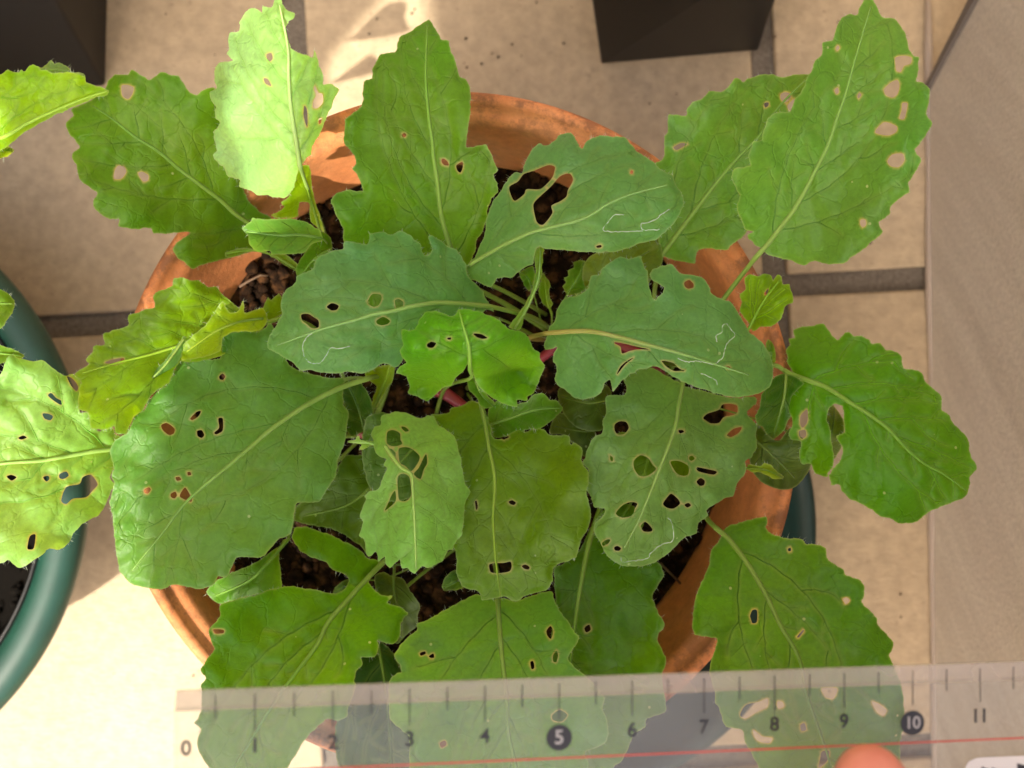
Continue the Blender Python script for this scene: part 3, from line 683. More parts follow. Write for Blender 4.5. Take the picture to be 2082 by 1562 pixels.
leaf(pA, T('A', "1880,1480 1940,1400 1990,1430 2010,1500 1960,1560 1900,1640 1870,1700 1800,1690 1790,1620 1820,1560"),
     T('A', "2000,1510 1940,1540 1880,1590 1820,1670"), 13.2, 13.6, bow=.1, cup=.3, tone=G1, seed=6, nv=3, rw=.03, stalk=[root(672, 522)])
leaf(pA, T('A', "1360,1527 1460,1500 1560,1510 1640,1530 1730,1540 1800,1600 1790,1640 1700,1590 1620,1540 1530,1517 1380,1562"),
     T('A', "1780,1620 1640,1540 1500,1515 1370,1535"), 12.6, 12.9, bow=.2, cup=.2, tone=(.12, .24, .02), seed=7, nv=2, rw=.02, stalk=[root(672, 522)])

pB = plant(1120, 690, 'radish plant in the middle of the pot whose large leaves spread to both sides')
leaf(pB, T('B', "660,205 700,185 760,150 810,120 840,160 865,200 890,240 930,250 945,310 975,380 990,460 1030,480 1055,520 1060,600 1055,720 1040,830 1035,890 1060,890 1110,880 1150,875 1180,920 1205,980 1225,1030 1200,1060 1225,1110 1225,1160 1190,1200 1165,1260 1160,1330 1135,1400 1100,1450 1085,1520 1060,1600 1040,1700 980,1720 900,1650 800,1640 700,1640 500,1620 400,1560 295,1460 290,1390 265,1340 240,1290 220,1230 225,1190 270,1160 330,1150 410,1155 400,1110 375,1060 345,1020 370,990 350,930 320,890 295,860 300,790 300,730 345,685 405,640 410,560 420,490 465,475 470,420 490,370 520,330 600,315 615,290 630,230"),
     T('B', "1000,1690 960,1560 915,1420 880,1280 860,1100 835,930 830,850 815,760 795,560 790,420 800,150"), 13.4, 14.6,
     Hs('B', "645,815 660,805 672,815 665,830 650,828", "885,965 900,960 920,975 930,1000 905,1000 888,985", "975,1000 1010,980 1015,1010 1000,1045 980,1030"),
     bow=.9, cup=.55, tone=G1, seed=8, nv=6, va=36, stalk=[root(1110, 670), (1030, 620, 12)], rw=.065)
leaf(pB, T('B', "1480,870 1530,880 1600,820 1665,803 1690,830 1730,895 1770,850 1840,820 1920,825 1990,830 2030,870 2070,915 2172,985 2212,1030 2282,1060 2297,1110 2347,1190 2347,1250 2312,1320 2262,1380 2182,1450 2092,1468 2022,1498 1942,1523 1872,1528 1792,1526 1672,1518 1602,1510 1542,1508 1502,1503 1482,1488 1462,1498 1447,1558 1437,1598 1372,1628 1312,1678 1272,1683 1222,1683 1202,1708 1182,1733 1152,1728 1092,1698 1042,1693 1037,1628 1047,1588 1085,1560 1110,1500 1150,1400 1165,1300 1200,1210 1240,1160 1290,1080 1330,1040 1370,1050 1385,1000 1400,960 1430,910 1460,880"),
     T('B', "1060,1600 1250,1490 1420,1410 1530,1380 1750,1320 1900,1230 2050,1170 2250,1120"), 14.6, 15.6,
     Hs('B', "1385,1052 1450,1030 1530,1000 1570,1010 1560,1065 1530,1105 1480,1145 1400,1145 1385,1175 1330,1215 1305,1180 1295,1130 1345,1100 1365,1075", "1660,1050 1680,1090 1650,1150 1640,1190 1600,1220 1550,1245 1555,1290 1500,1360 1460,1340 1440,1250 1450,1220 1485,1185 1545,1130 1605,1065", "2030,1030 2045,1035 2040,1052 2025,1050", "1822,1488 1850,1482 1852,1496 1825,1499"),
     bow=.5, cup=-.5, tilt=.1, tone=GB, seed=9, nv=5, va=38, stalk=[root(1110, 640), (1040, 600, 12.5), (960, 560, 13.8)], rw=.05, wave=.1,
     trails=Hs('Q', "415,985 375,1010 355,1030 310,1050 285,1050 290,1080 370,1080", "290,1086 200,1090 105,1085 130,1040 160,1010 200,1012"), label='ragged leaf with large bites out of it')
leaf(pB, T('E', "750,75 830,65 880,80 930,55 980,75 1020,110 1055,140 1065,180 1080,205 1105,205 1125,170 1100,100 1120,82 1170,110 1220,150 1270,170 1300,210 1330,260 1340,330 1380,370 1430,420 1450,470 1480,510 1500,550 1450,540 1400,600 1200,700 1000,760 940,850 905,885 870,870 830,860 770,895 700,920 620,910 560,920 470,920 400,900 330,905 290,860 200,810 130,765 140,700 190,620 215,560 215,470 240,420 300,370 310,330 400,290 420,250 430,220 520,180 590,165 595,120 680,130 735,140"),
     T('E', "1470,515 1300,500 1150,495 1000,515 880,545 780,560 650,600 500,640 350,690 190,750"), 14.6, 15.6,
     Hs('E', "335,565 375,560 410,580 438,600 440,640 400,648 365,620 340,600", "490,515 520,495 560,510 550,535 520,540 495,525", "738,480 765,440 815,445 820,475 800,510 770,518 740,500", "900,480 925,470 952,490 945,525 910,525", "790,600 830,578 870,600 860,620 820,630 793,620"),
     bow=.7, cup=-.35, tone=GB, seed=10, nv=6, va=42, stalk=[root(1120, 670), (1080, 645, 12.8)], rw=.06,
     trails=Hs('E', "630,755 560,770 515,765 480,820 440,860 380,850 350,800 345,740 380,690 400,680"))
leaf(pB, T('F', "640,650 680,600 690,540 740,460 810,450 850,430 880,400 895,330 950,325 960,290 1010,250 1070,215 1120,230 1200,210 1210,260 1240,310 1245,380 1260,430 1265,465 1290,475 1310,450 1330,430 1340,400 1310,385 1290,370 1265,350 1250,320 1270,290 1330,270 1390,265 1430,310 1500,325 1570,340 1610,390 1630,440 1690,470 1740,490 1780,540 1800,580 1830,620 1860,670 1890,700 1930,730 1970,790 1995,870 1995,950 1980,1000 1930,1035 1850,1055 1780,1065 1700,1055 1600,1025 1500,990 1420,955 1340,900 1290,880 1230,890 1180,900 1130,930 1080,970 1030,1030 1025,1000 1010,960 980,980 960,1035 920,1060 850,1080 790,1060 740,1020 700,1000 680,960 690,880 665,850 670,810 690,760 620,780 620,720 640,680"),
     T('F', "620,680 700,672 850,665 950,675 1100,710 1230,745 1400,790 1600,850 1850,930"), 14.6, 15.4,
     Hs('F', "1325,845 1390,855 1430,890 1465,905 1400,905 1360,885", "1035,735 1075,735 1180,760 1250,775 1180,775 1130,785 1085,800 1075,760", "1055,925 1105,865 1155,825 1115,845 1075,880", "1462,370 1490,355 1515,375 1515,400 1485,408 1465,395", "1705,882 1725,876 1740,885 1722,893"),
     bow=.8, cup=-.45, tone=GB, seed=11, nv=5, va=34, stalk=[root(1110, 690), (1075, 688, 12.9)], rw=.06, ribcol=(.32, .25, .06, 1),
     trails=Hs('F', "1720,620 1690,630 1690,670 1655,690 1660,730", "1720,620 1740,650 1765,690 1720,740 1700,800 1690,830 1640,865 1610,860 1540,845 1480,850 1420,830", "1560,920 1600,935 1650,960 1660,990"))
leaf(pB, T('F', "590,150 610,170 600,300 580,400 530,480 500,560 470,650 400,640 430,590 480,530 520,460 545,400 560,300 555,220 570,160"),
     T('F', "440,645 490,560 540,460 580,340 592,160"), 13.4, 14.2, bow=.2, cup=.7, tone=GP, seed=12, nv=4, rw=.04, stalk=[root(1110, 690)], va=25, label='young leaf still folded')
leaf(pB, T('F', "460,310 500,290 545,270 560,330 545,400 520,420 490,380"), T('F', "545,420 520,350 480,310"), 12.6, 12.9, tone=G1, seed=13, nv=2, rw=.02, stalk=[root(1110, 690)])
leaf(pB, T('F', "605,315 625,330 650,385 640,430 665,500 640,530 600,490 580,420"), T('F', "660,560 630,470 615,330"), 12.4, 12.8, tone=GY, seed=14, nv=3, rw=.025, stalk=[root(1120, 690)])
leaf(pB, T('F', "740,430 725,395 745,372 735,342 762,330 760,300 790,280 790,252 830,232 862,240 858,300 852,380 870,410 810,442 770,452"),
     T('F', "740,470 780,400 830,320 850,250"), 12.2, 12.6, tone=G1, seed=15, nv=4, rw=.02, side=1.6, stalk=[root(1120, 690)], sharp=.8)
leaf(pB, T('F', "850,380 845,310 860,250 910,200 980,185 1100,160 1200,120 1300,100 1330,200 1320,270 1280,320 1200,420 1000,450 880,410"),
     T('F', "780,470 900,380 1050,300 1250,180"), 12.6, 13.2, bow=.2, cup=.2, tone=(.12, .19, .035), seed=16, nv=2, rw=.03, stalk=[root(1120, 690)], sharp=0, haircut=0)

pC = plant(740, 880, 'radish plant at the left of the pot with its broad leaves reaching over the rim')
leaf(pC, T('D', "1340,570 1360,530 1450,515 1560,520 1640,470 1700,600 1750,720 1830,760 2000,800 2150,790 2230,800 2087,821 2077,961 2107,1011 2097,1101 2087,1181 2047,1291 2027,1391 2017,1412 1967,1492 1922,1552 1797,1557 1777,1652 1757,1742 1677,1782 1587,1882 1487,1882 1430,1887 1400,1947 1370,2007 1320,2002 1290,2047 1200,2077 1100,2057 1050,2052 980,2077 900,2072 800,2047 740,1987 710,1907 700,1817 685,1697 680,1627 665,1550 690,1430 670,1400 690,1340 665,1250 690,1180 770,1130 790,1090 820,1020 870,1000 890,950 940,890 1020,830 1060,740 1060,700 1200,685 1330,680"),
     T('D', "2230,800 2080,850 1950,910 1810,990 1640,1110 1500,1230 1370,1340 1200,1480 1100,1580 980,1740 800,1960"), 13.6, 15.4,
     Hs('D', "1325,790 1345,772 1362,790 1350,810 1330,808", "1150,1045 1190,1003 1215,1000 1200,1030 1165,1053", "975,1085 1010,1072 1055,1105 1050,1135 1020,1143 985,1115", "1192,1120 1220,1115 1235,1145 1220,1162 1195,1150", "1320,1045 1345,1042 1350,1080 1345,1120 1310,1140 1295,1130 1325,1100", "1133,1370 1150,1368 1155,1385 1138,1388", "1062,1400 1085,1398 1095,1415 1070,1420", "1090,1500 1110,1470 1125,1465 1160,1530 1155,1548 1130,1540 1090,1520", "1033,1500 1060,1487 1070,1510 1055,1528 1035,1520", "870,1475 900,1460 912,1475 895,1498 875,1495"),
     bow=.5, cup=.25, tilt=.2, tone=G2, seed=17, nv=6, va=40, stalk=[root(760, 860), (790, 770, 11.8)], rw=.07)
leaf(pC, T('D', "1050,195 1110,195 1150,212 1200,210 1260,248 1310,248 1340,290 1390,330 1440,370 1470,335 1480,400 1550,385 1590,375 1620,310 1640,325 1690,290 1720,350 1720,400 1620,470 1570,520 1470,530 1400,545 1375,580 1355,660 1200,700 1100,700 1060,740 1020,830 930,890 880,960 860,1000 810,1030 780,1100 765,1138 700,1130 690,1090 640,1110 570,1110 545,1100 530,1010 475,980 475,880 490,830 450,780 500,740 540,712 520,690 560,640 565,610 630,600 625,540 680,510 770,485 775,420 840,400 900,378 935,370 930,300 980,270 1040,240"),
     T('D', "1720,430 1560,480 1400,520 1250,560 1100,600 900,660 700,710 500,770"), 13.8, 15.9,
     Hs('D', "635,705 690,685 750,680 740,700 690,715"), bow=.4, cup=1.0, tilt=-.3, tone=GY, seed=18, nv=6, va=40, stalk=[root(740, 870), (660, 690, 12.2)], rw=.05, wave=.2, quilt=.05)
leaf(pC, T('D', "1110,545 1125,570 1090,680 1060,740 1025,830 930,890 880,960 860,1000 810,1030 780,1100 765,1138 700,1130 695,1060 690,960 800,860 950,740 1060,620"),
     T('D', "1115,560 1000,720 870,860 730,1090"), 15.6, 15.9, bow=.2, cup=-.5, tone=(.13, .26, .085), seed=65, nv=3, rw=.02, sp=4, label='margin folded over, pale underside showing')
leaf(pC, T('D', "1345,335 1370,370 1390,405 1440,395 1470,335 1482,405 1550,385 1590,375 1620,440 1570,510 1400,525 1345,560 1330,640 1200,680 1100,690 1105,600 1180,530 1250,470 1300,400"),
     T('D', "1590,440 1450,460 1300,520 1130,640"), 14.6, 15.6, bow=.2, cup=.6, tone=(.17, .27, .018), seed=66, nv=4, rw=.02, sp=4)
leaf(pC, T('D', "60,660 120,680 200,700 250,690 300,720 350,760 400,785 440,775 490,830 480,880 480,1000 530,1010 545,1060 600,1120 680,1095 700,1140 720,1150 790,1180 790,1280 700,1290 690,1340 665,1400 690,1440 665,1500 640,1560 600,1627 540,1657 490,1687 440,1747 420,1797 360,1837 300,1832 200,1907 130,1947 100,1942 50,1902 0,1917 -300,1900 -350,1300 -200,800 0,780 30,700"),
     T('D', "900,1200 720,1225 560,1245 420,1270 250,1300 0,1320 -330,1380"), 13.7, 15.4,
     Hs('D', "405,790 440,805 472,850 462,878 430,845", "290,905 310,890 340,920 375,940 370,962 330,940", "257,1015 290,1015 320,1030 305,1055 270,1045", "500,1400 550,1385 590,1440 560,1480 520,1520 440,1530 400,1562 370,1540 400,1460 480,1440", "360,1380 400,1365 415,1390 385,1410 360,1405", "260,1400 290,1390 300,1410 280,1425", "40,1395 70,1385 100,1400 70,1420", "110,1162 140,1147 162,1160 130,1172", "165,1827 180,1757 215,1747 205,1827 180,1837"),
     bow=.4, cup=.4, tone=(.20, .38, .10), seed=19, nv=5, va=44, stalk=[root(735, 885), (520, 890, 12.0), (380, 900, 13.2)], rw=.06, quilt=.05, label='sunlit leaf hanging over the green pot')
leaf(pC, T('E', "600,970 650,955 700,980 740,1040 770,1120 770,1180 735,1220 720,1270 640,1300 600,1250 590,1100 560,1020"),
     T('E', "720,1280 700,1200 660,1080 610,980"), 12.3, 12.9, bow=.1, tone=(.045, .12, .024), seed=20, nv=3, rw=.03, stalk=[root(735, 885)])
leaf(pC, T('E', "720,910 790,880 860,870 900,880 890,960 860,1000 800,1100 770,1160 760,1100 790,1000 740,960"),
     T('E', "765,1150 810,1040 850,950 870,880"), 12.0, 13.2, bow=.1, cup=.3, tone=GY, seed=44, nv=2, rw=.05, stalk=[root(740, 880)])
leaf(pC, T('H', "1250,500 1290,440 1400,380 1480,350 1560,310 1640,250 1690,220 1710,180 1760,170 1690,250 1690,330 1700,400 1700,480 1600,500 1480,530 1380,560 1320,570"),
     T('H', "1740,180 1620,320 1500,430 1300,520"), 12.6, 12.9, tone=G1, seed=21, nv=3, rw=.04, stalk=[root(735, 890), (620, 1010, 11.4)])

pD = plant(930, 825, 'radish plant mid-pot with a small crinkled leaf and a pale skeletonised one')
leaf(pD, T('E', "1280,530 1330,530 1400,545 1480,570 1530,600 1590,650 1660,665 1700,700 1740,770 1775,790 1780,830 1805,870 1790,920 1760,1000 1740,1040 1700,1060 1700,1085 1640,1080 1640,1120 1580,1110 1540,1100 1490,1070 1450,1040 1400,990 1370,900 1350,850 1320,900 1270,950 1240,990 1190,1010 1150,1050 1100,1085 1070,1080 1030,1060 980,1040 990,1000 970,940 910,920 930,880 970,860 950,830 930,790 950,750 940,700 940,650 985,660 1020,650 1040,620 1050,590 1090,550 1150,540 1200,560 1240,575 1270,560"),
     T('E', "1355,900 1352,820 1345,740 1315,640 1290,545"), 16.0, 16.4,
     Hs('E', "1375,680 1420,682 1460,705 1430,712 1395,700", "1095,745 1120,728 1150,738 1130,765 1100,762", "1218,705 1240,703 1238,716 1220,715"),
     bow=.5, cup=-1.5, tone=(.125, .30, .045), seed=22, nv=5, va=70, stalk=[root(885, 850), (905, 790, 12.5), (955, 770, 14.8)], rw=.045, wave=.42, quilt=.07, side=1.2, label='young crinkled leaf bent over in the middle')
leaf(pD, T('I', "820,135 900,112 980,120 1020,140 1065,150 1100,135 1135,140 1165,190 1200,215 1265,260 1280,330 1310,440 1325,540 1355,595 1330,660 1320,740 1310,840 1260,910 1250,945 1220,950 1190,1010 1150,1035 1100,1055 1065,1045 1020,1090 975,1060 940,1060 930,1005 910,1020 870,1055 845,1030 835,985 800,1020 785,960 740,990 720,940 715,880 685,860 710,780 685,740 730,640 720,620 750,590 800,575 820,530 850,460 835,430 850,400 790,370 775,320 770,290 760,240 780,205 810,190"),
     T('I', "845,320 890,385 940,450 1000,490 1010,600 1020,800 1030,1060"), 15.0, 15.5,
     Hs('I', "940,200 965,205 985,225 965,232 945,215", "855,235 890,222 930,240 935,280 945,305 915,318 880,318 852,300", "925,335 970,325 1010,340 1050,380 1040,420 1000,470 965,440 935,425 925,390", "1088,368 1096,420 1075,460 1055,518 1015,488 1045,450", "917,510 945,485 985,502 998,560 998,620 965,652 928,645 920,600", "903,590 906,650 870,688 840,708 862,660 882,612", "858,340 880,380 912,425 905,380 905,360 880,335"),
     bow=.3, cup=-.7, tone=GP, seed=23, nv=4, va=50, stalk=[root(905, 850), (800, 870, 12.5)], rw=.035, label='pale leaf eaten down to its veins')
leaf(pD, T('I', "1120,130 1180,125 1230,115 1240,90 1310,70 1370,40 1400,60 1430,60 1480,200 1500,270 1560,270 1600,240 1660,215 1690,230 1730,215 1800,215 1840,250 1950,255 1960,310 1990,300 2030,330 2035,420 2070,470 2075,520 2060,600 2070,640 2087,737 2077,797 2032,877 1997,987 1907,1027 1862,1057 1857,1127 1827,1187 1777,1202 1687,1227 1637,1257 1587,1242 1560,1225 1500,1240 1430,1250 1410,1200 1370,1190 1310,1170 1270,1080 1275,1010 1260,940 1240,900 1180,840 1150,700 1180,450 1130,250 1100,180"),
     T('I', "1420,60 1450,200 1470,330 1500,470 1505,600 1495,760 1510,1000 1540,1230"), 13.3, 14.6,
     Hs('I', "1470,1040 1490,1028 1560,1025 1600,1018 1607,1050 1590,1078 1520,1088 1480,1080", "1668,1045 1690,1035 1715,1050 1710,1065 1685,1062", "1588,655 1610,646 1633,662 1620,676 1600,670", "1385,655 1395,650 1402,690 1393,705", "1545,270 1580,258 1590,265 1560,280"),
     bow=.5, cup=.3, tilt=-.2, tone=(.11, .215, .018), seed=24, nv=6, va=45, stalk=[root(950, 790), (965, 780, 12)], rw=.055, side=1.1)
leaf(pD, T('E', "1465,1140 1500,1100 1550,1080 1620,1110 1700,1085 1740,1050 1800,1040 1835,1080 1880,1090 1915,1135 1860,1200 1780,1250 1700,1260 1620,1290 1500,1310 1480,1250 1460,1200"),
     T('E', "1470,1230 1600,1190 1750,1140 1900,1130"), 13.0, 13.5, cup=.3, tone=G1, seed=25, nv=4, rw=.03, stalk=[root(950, 800)])
leaf(pD, T('E', "1340,960 1380,920 1420,1000 1470,1060 1520,1110 1480,1130 1420,1120 1390,1060 1350,1020"), T('E', "1370,920 1420,1040 1500,1120"), 14.2, 13.6, tone=G1, seed=45, nv=3, rw=.02)
leaf(pD, T('I', "540,480 600,380 700,370 790,370 850,420 900,480 1000,520 950,700 750,950 700,930 620,870 540,830 480,810 400,800 320,780 290,760 310,670 450,620"),
     T('I', "880,420 760,560 600,680 350,740"), 12.5, 12.9, Hs('I', "840,430 800,560 755,580 780,510 830,445"), cup=.3, tone=(.075, .15, .02), seed=26, nv=4, rw=.04, stalk=[root(905, 850)])
leaf(pD, T('I', "615,290 660,282 670,262 690,255 695,280 770,290 780,305 720,335 685,340 700,310 650,302"), T('I', "790,310 740,300 620,292"), 14.6, 14.4, tone=GP, seed=27, nv=1, rw=.03, stalk=[root(905, 850), (790, 880, 13)])
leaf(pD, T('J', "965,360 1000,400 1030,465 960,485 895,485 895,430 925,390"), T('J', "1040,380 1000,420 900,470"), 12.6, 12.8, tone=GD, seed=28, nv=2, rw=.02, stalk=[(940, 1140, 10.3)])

pE = plant(1330, 790, 'radish plant at the right of the pot with a tall leaf near the wall')
leaf(pE, T('C', "420,550 500,555 545,510 580,475 630,492 700,460 790,448 870,468 940,455 1025,450 1050,500 1000,560 970,620 985,700 900,900 800,1000 750,1150 680,1300 640,1420 560,1480 540,1510 480,1510 400,1500 350,1520 340,1570 330,1595 240,1580 170,1560 110,1520 120,1480 90,1200 90,1000 145,960 150,900 150,830 175,800 170,730 185,690 280,700 290,660 320,620 380,600"),
     T('C', "140,1535 250,1390 340,1270 440,1140 540,1020 620,930 720,830 850,640 1010,480"), 13.2, 14.2,
     Hs('C', "855,570 885,558 915,570 910,600 880,620 855,600", "895,640 935,600 945,640 915,672", "755,625 780,620 780,640 760,650", "205,892 250,866 290,872 262,890 225,908"),
     bow=.4, cup=.4, tone=G2, seed=29, nv=6, va=40, stalk=[root(1320, 760), (1330, 600, 12)], rw=.06)
leaf(pE, T('C', "1360,0 1385,-15 1410,0 1440,50 1465,105 1540,110 1590,170 1620,240 1630,300 1660,340 1690,350 1690,420 1675,490 1720,505 1755,540 1750,620 1735,690 1770,735 1740,800 1710,850 1665,910 1705,960 1690,1010 1650,1070 1625,1110 1630,1160 1590,1190 1520,1250 1515,1300 1445,1345 1470,1405 1420,1450 1368,1497 1298,1547 1238,1592 1138,1602 1058,1577 993,1607 918,1577 838,1557 783,1542 740,1510 700,1480 650,1425 690,1400 640,1390 625,1340 600,1290 590,1240 605,1190 580,1130 555,1070 570,1020 620,1010 670,1000 660,940 680,880 690,855 740,845 745,790 780,720 830,680 910,675 940,600 990,540 1010,480 1040,430 1060,370 1100,330 1110,260 1170,240 1190,170 1220,110 1270,85 1310,95 1330,50"),
     T('C', "700,1562 780,1470 880,1340 940,1260 1010,1140 1060,1040 1140,880 1200,700 1250,560 1310,340 1400,40"), 15.0, 16.0,
     Hs('C', "1548,350 1600,338 1645,350 1640,385 1600,400 1580,435 1555,430 1550,400", "1480,540 1520,500 1560,485 1572,520 1560,570 1530,590 1490,575", "1590,625 1620,625 1615,670 1600,720 1572,715 1585,670", "1425,800 1480,740 1555,765 1550,800 1500,820", "1500,975 1530,935 1590,930 1602,970 1570,1010 1520,1005", "1188,290 1200,275 1210,290 1195,308", "1180,545 1200,530 1205,560 1190,570", "1318,580 1330,562 1343,575 1325,597", "1338,1330 1365,1330 1370,1360 1350,1375 1335,1355"),
     bow=.6, cup=1.3, tilt=0, tone=G2, seed=30, nv=7, va=40, stalk=[root(1340, 780), (1410, 690, 12.2), (1474, 604, 14.0)], rw=.06, label='tallest leaf, folded along its midrib')
leaf(pE, T('F', "1100,930 1250,880 1400,960 1480,1000 1600,1030 1750,1070 1880,1060 1900,1080 1890,1110 1840,1150 1850,1180 1900,1230 1895,1290 1900,1370 1870,1420 1830,1450 1837,1500 1827,1528 1777,1588 1757,1658 1697,1678 1637,1718 1597,1748 1607,1778 1547,1828 1537,1888 1467,1908 1407,1968 1337,2028 1257,2073 1177,2088 1087,2083 1027,2053 977,1998 952,1938 917,1878 922,1828 977,1778 977,1738 917,1728 897,1668 867,1618 877,1548 885,1510 852,1468 850,1450 880,1370 910,1310 960,1280 970,1210 990,1160 985,1100 990,1060 1050,1050 1100,1050 1110,1000"),
     T('F', "1455,930 1450,1000 1430,1100 1405,1250 1350,1400 1300,1530 1257,1638 1177,1828 1097,1978"), 13.9, 14.9,
     Hs('F', "1575,1190 1600,1165 1670,1140 1690,1110 1730,1103 1780,1115 1780,1160 1745,1175 1700,1185 1670,1220 1620,1222 1590,1205", "1720,1290 1760,1255 1808,1245 1790,1280 1745,1305 1722,1300", "1040,1230 1070,1210 1110,1215 1125,1250 1100,1285 1060,1290 1040,1265", "1155,1450 1195,1415 1240,1430 1270,1470 1290,1500 1240,1540 1190,1540 1160,1500", "1378,1455 1430,1450 1485,1480 1485,1530 1450,1540 1410,1520", "1490,1425 1510,1418 1525,1435 1505,1450 1490,1440", "1535,1575 1560,1553 1585,1570 1580,1595 1555,1600", "1047,1768 1087,1718 1140,1698 1177,1708 1162,1738 1147,1778 1087,1793", "1332,1708 1367,1658 1385,1648 1422,1678 1435,1708 1397,1738 1357,1733", "1197,1843 1227,1818 1267,1858 1262,1876 1217,1876", "965,1943 997,1923 1015,1928 997,1953 969,1963", "1037,1973 1057,1963 1079,1978 1067,1993 1042,1990", "1537,1488 1597,1498 1657,1513 1637,1533 1547,1513", "1425,1265 1450,1262 1460,1275 1435,1283", "1010,1415 1030,1430 1030,1450 1015,1448", "1462,1715 1485,1703 1502,1718 1480,1732"),
     bow=.5, cup=-.35, tone=(.14, .27, .075), seed=31, nv=6, va=38, stalk=[root(1350, 740), (1385, 745, 12.4)], rw=.055, label='leaf riddled with holes',
     trails=Hs('K', "1065,455 1090,490 1095,590 1020,620 960,670 940,700 860,715 790,720 780,690"))
leaf(pE, T('G', "870,470 900,500 930,540 960,570 1000,530 1030,520 1060,550 1110,545 1150,570 1170,590 1220,590 1250,625 1310,640 1350,670 1360,740 1420,745 1470,765 1490,820 1550,870 1590,910 1590,990 1640,1030 1665,1080 1720,1130 1755,1190 1760,1260 1790,1310 1800,1350 1760,1400 1755,1470 1730,1520 1660,1550 1516,1607 1456,1657 1406,1677 1326,1677 1276,1647 1216,1637 1171,1597 1100,1562 1050,1540 990,1490 970,1450 920,1450 910,1400 905,1370 950,1330 980,1290 990,1220 950,1150 1000,1130 1000,1050 990,970 940,960 900,1000 895,1060 920,1140 930,1220 940,1310 900,1395 820,1370 800,1320 750,1320 725,1270 740,1200 730,1180 680,1170 665,1130 690,1090 670,1000 660,960 680,900 720,850 730,820 700,780 680,750 650,700 660,680 650,630 670,600 665,560 700,555 690,510 740,490 770,485 820,480"),
     T('G', "640,755 700,785 800,820 900,860 1030,945 1150,1020 1270,1110 1380,1230 1490,1320 1600,1380 1740,1480"), 13.6, 14.6,
     Hs('G', "735,1030 760,1000 775,990 782,1030 775,1070 750,1100 735,1080", "728,1120 765,1115 770,1150 745,1168 728,1150"),
     bow=.6, cup=-.3, tone=(.075, .215, .022), seed=32, nv=7, va=46, stalk=[root(1350, 790), (1480, 730, 12.4), (1570, 742, 13.5)], rw=.06, side=1.7, quilt=.05)
leaf(pE, T('G', "640,770 700,790 760,830 720,870 680,920 670,970 690,1010 660,1060 640,1110 600,1150 570,1170 530,1140 510,1100 480,1080 460,1030 490,980 500,900 530,860 570,800"),
     T('G', "650,770 640,900 610,1020 570,1160"), 13.6, 13.1, cup=.5, tone=(.05, .135, .022), seed=33, nv=4, rw=.03, stalk=None, quilt=.06)
leaf(pE, T('G', "400,190 440,175 480,185 520,165 560,180 570,210 600,175 620,185 630,230 670,230 675,260 690,300 690,345 650,360 635,390 630,430 600,460 560,490 500,490 450,515 430,480 390,430 370,390 380,340 370,300 400,260"),
     T('G', "425,500 470,410 530,310 610,210"), 14.2, 14.6, Hs('G', "515,292 530,270 542,262 532,295"), cup=.5, bow=.1, tone=(.12, .27, .012), seed=34, nv=6, va=30, sp=4, rw=.03, stalk=[root(1340, 780), (1480, 700, 12.6)], quilt=.08, side=1.5, wave=.2, label='small bright crinkled leaf')
leaf(pE, T('M', "275,110 350,80 440,55 520,38 530,70 520,110 560,150 640,170 700,170 740,175 770,205 830,210 885,230 890,290 940,330 990,360 1000,390 1060,410 1115,450 1115,510 1100,560 1150,610 1195,660 1200,700 1250,750 1290,800 1290,840 1265,880 1300,960 1340,1060 1355,1200 1365,1300 1330,1400 1335,1480 1300,1600 1100,1750 900,1800 600,1700 490,1600 470,1540 420,1450 390,1400 380,1330 280,1310 250,1240 240,1200 215,1170 215,1110 180,990 185,930 210,850 220,780 150,765 90,755 75,700 85,630 90,560 120,460 170,350 190,250 235,190"),
     T('M', "220,110 290,170 370,270 450,390 530,530 610,700 700,850 740,960 780,1150 900,1500 950,1750"), 13.4, 15.0,
     Hs('M', "425,640 440,605 465,605 470,640 465,680 440,685 430,660", "710,765 745,725 750,735 720,772", "985,540 1010,530 1028,548 1005,570", "1160,1160 1200,1170 1250,1210 1230,1245 1190,1220", "860,1080 950,1080 930,1140 880,1130", "590,1160 620,1160 630,1190 595,1200", "730,1300 755,1290 765,1330 735,1335", "365,1240 400,1180 480,1160 530,1140 530,1190 470,1220 400,1260", "445,1330 500,1370 560,1380 540,1410 480,1400 450,1370", "860,1460 905,1460 890,1520 840,1560 850,1500", "655,235 670,228 672,248 657,250"),
     bow=.6, cup=.35, tilt=.2, tone=(.068, .18, .03), seed=35, nv=6, va=38, stalk=[root(1350, 900), (1425, 1035, 12.6)], rw=.065)
leaf(pE, T('S', "1222,1088 1235,1115 1269,1142 1336,1142 1350,1169 1336,1193 1326,1213 1336,1240 1351,1270 1336,1297 1353,1334 1353,1350 1346,1378 1352,1418 1352,1448 1315,1461 1312,1480 1288,1493 1277,1523 1261,1550 1221,1575 1150,1600 1100,1500 1100,1400 1120,1300 1130,1230 1128,1190 1126,1156 1148,1145 1178,1119 1192,1092 1205,1065"),
     T('S', "1222,1030 1202,1088 1188,1149 1175,1223 1167,1280 1160,1340 1155,1420 1150,1580"), 12.9, 13.7,
     Hs('S', "1188,1277 1198,1270 1201,1281 1192,1286"), bow=.3, cup=.4, tone=(.07, .18, .02), seed=36, nv=6, va=42, stalk=[root(1300, 880), (1240, 980, 12)], rw=.07)
leaf(pE, T('F', "700,1020 780,980 900,960 1010,1010 1020,1150 980,1250 900,1270 800,1240 720,1140"), T('F', "1010,1080 880,1100 720,1060"), 12.7, 12.5, cup=.15, tone=GO, seed=37, nv=2, rw=.02, stalk=[root(1330, 790)], sharp=0, haircut=0)
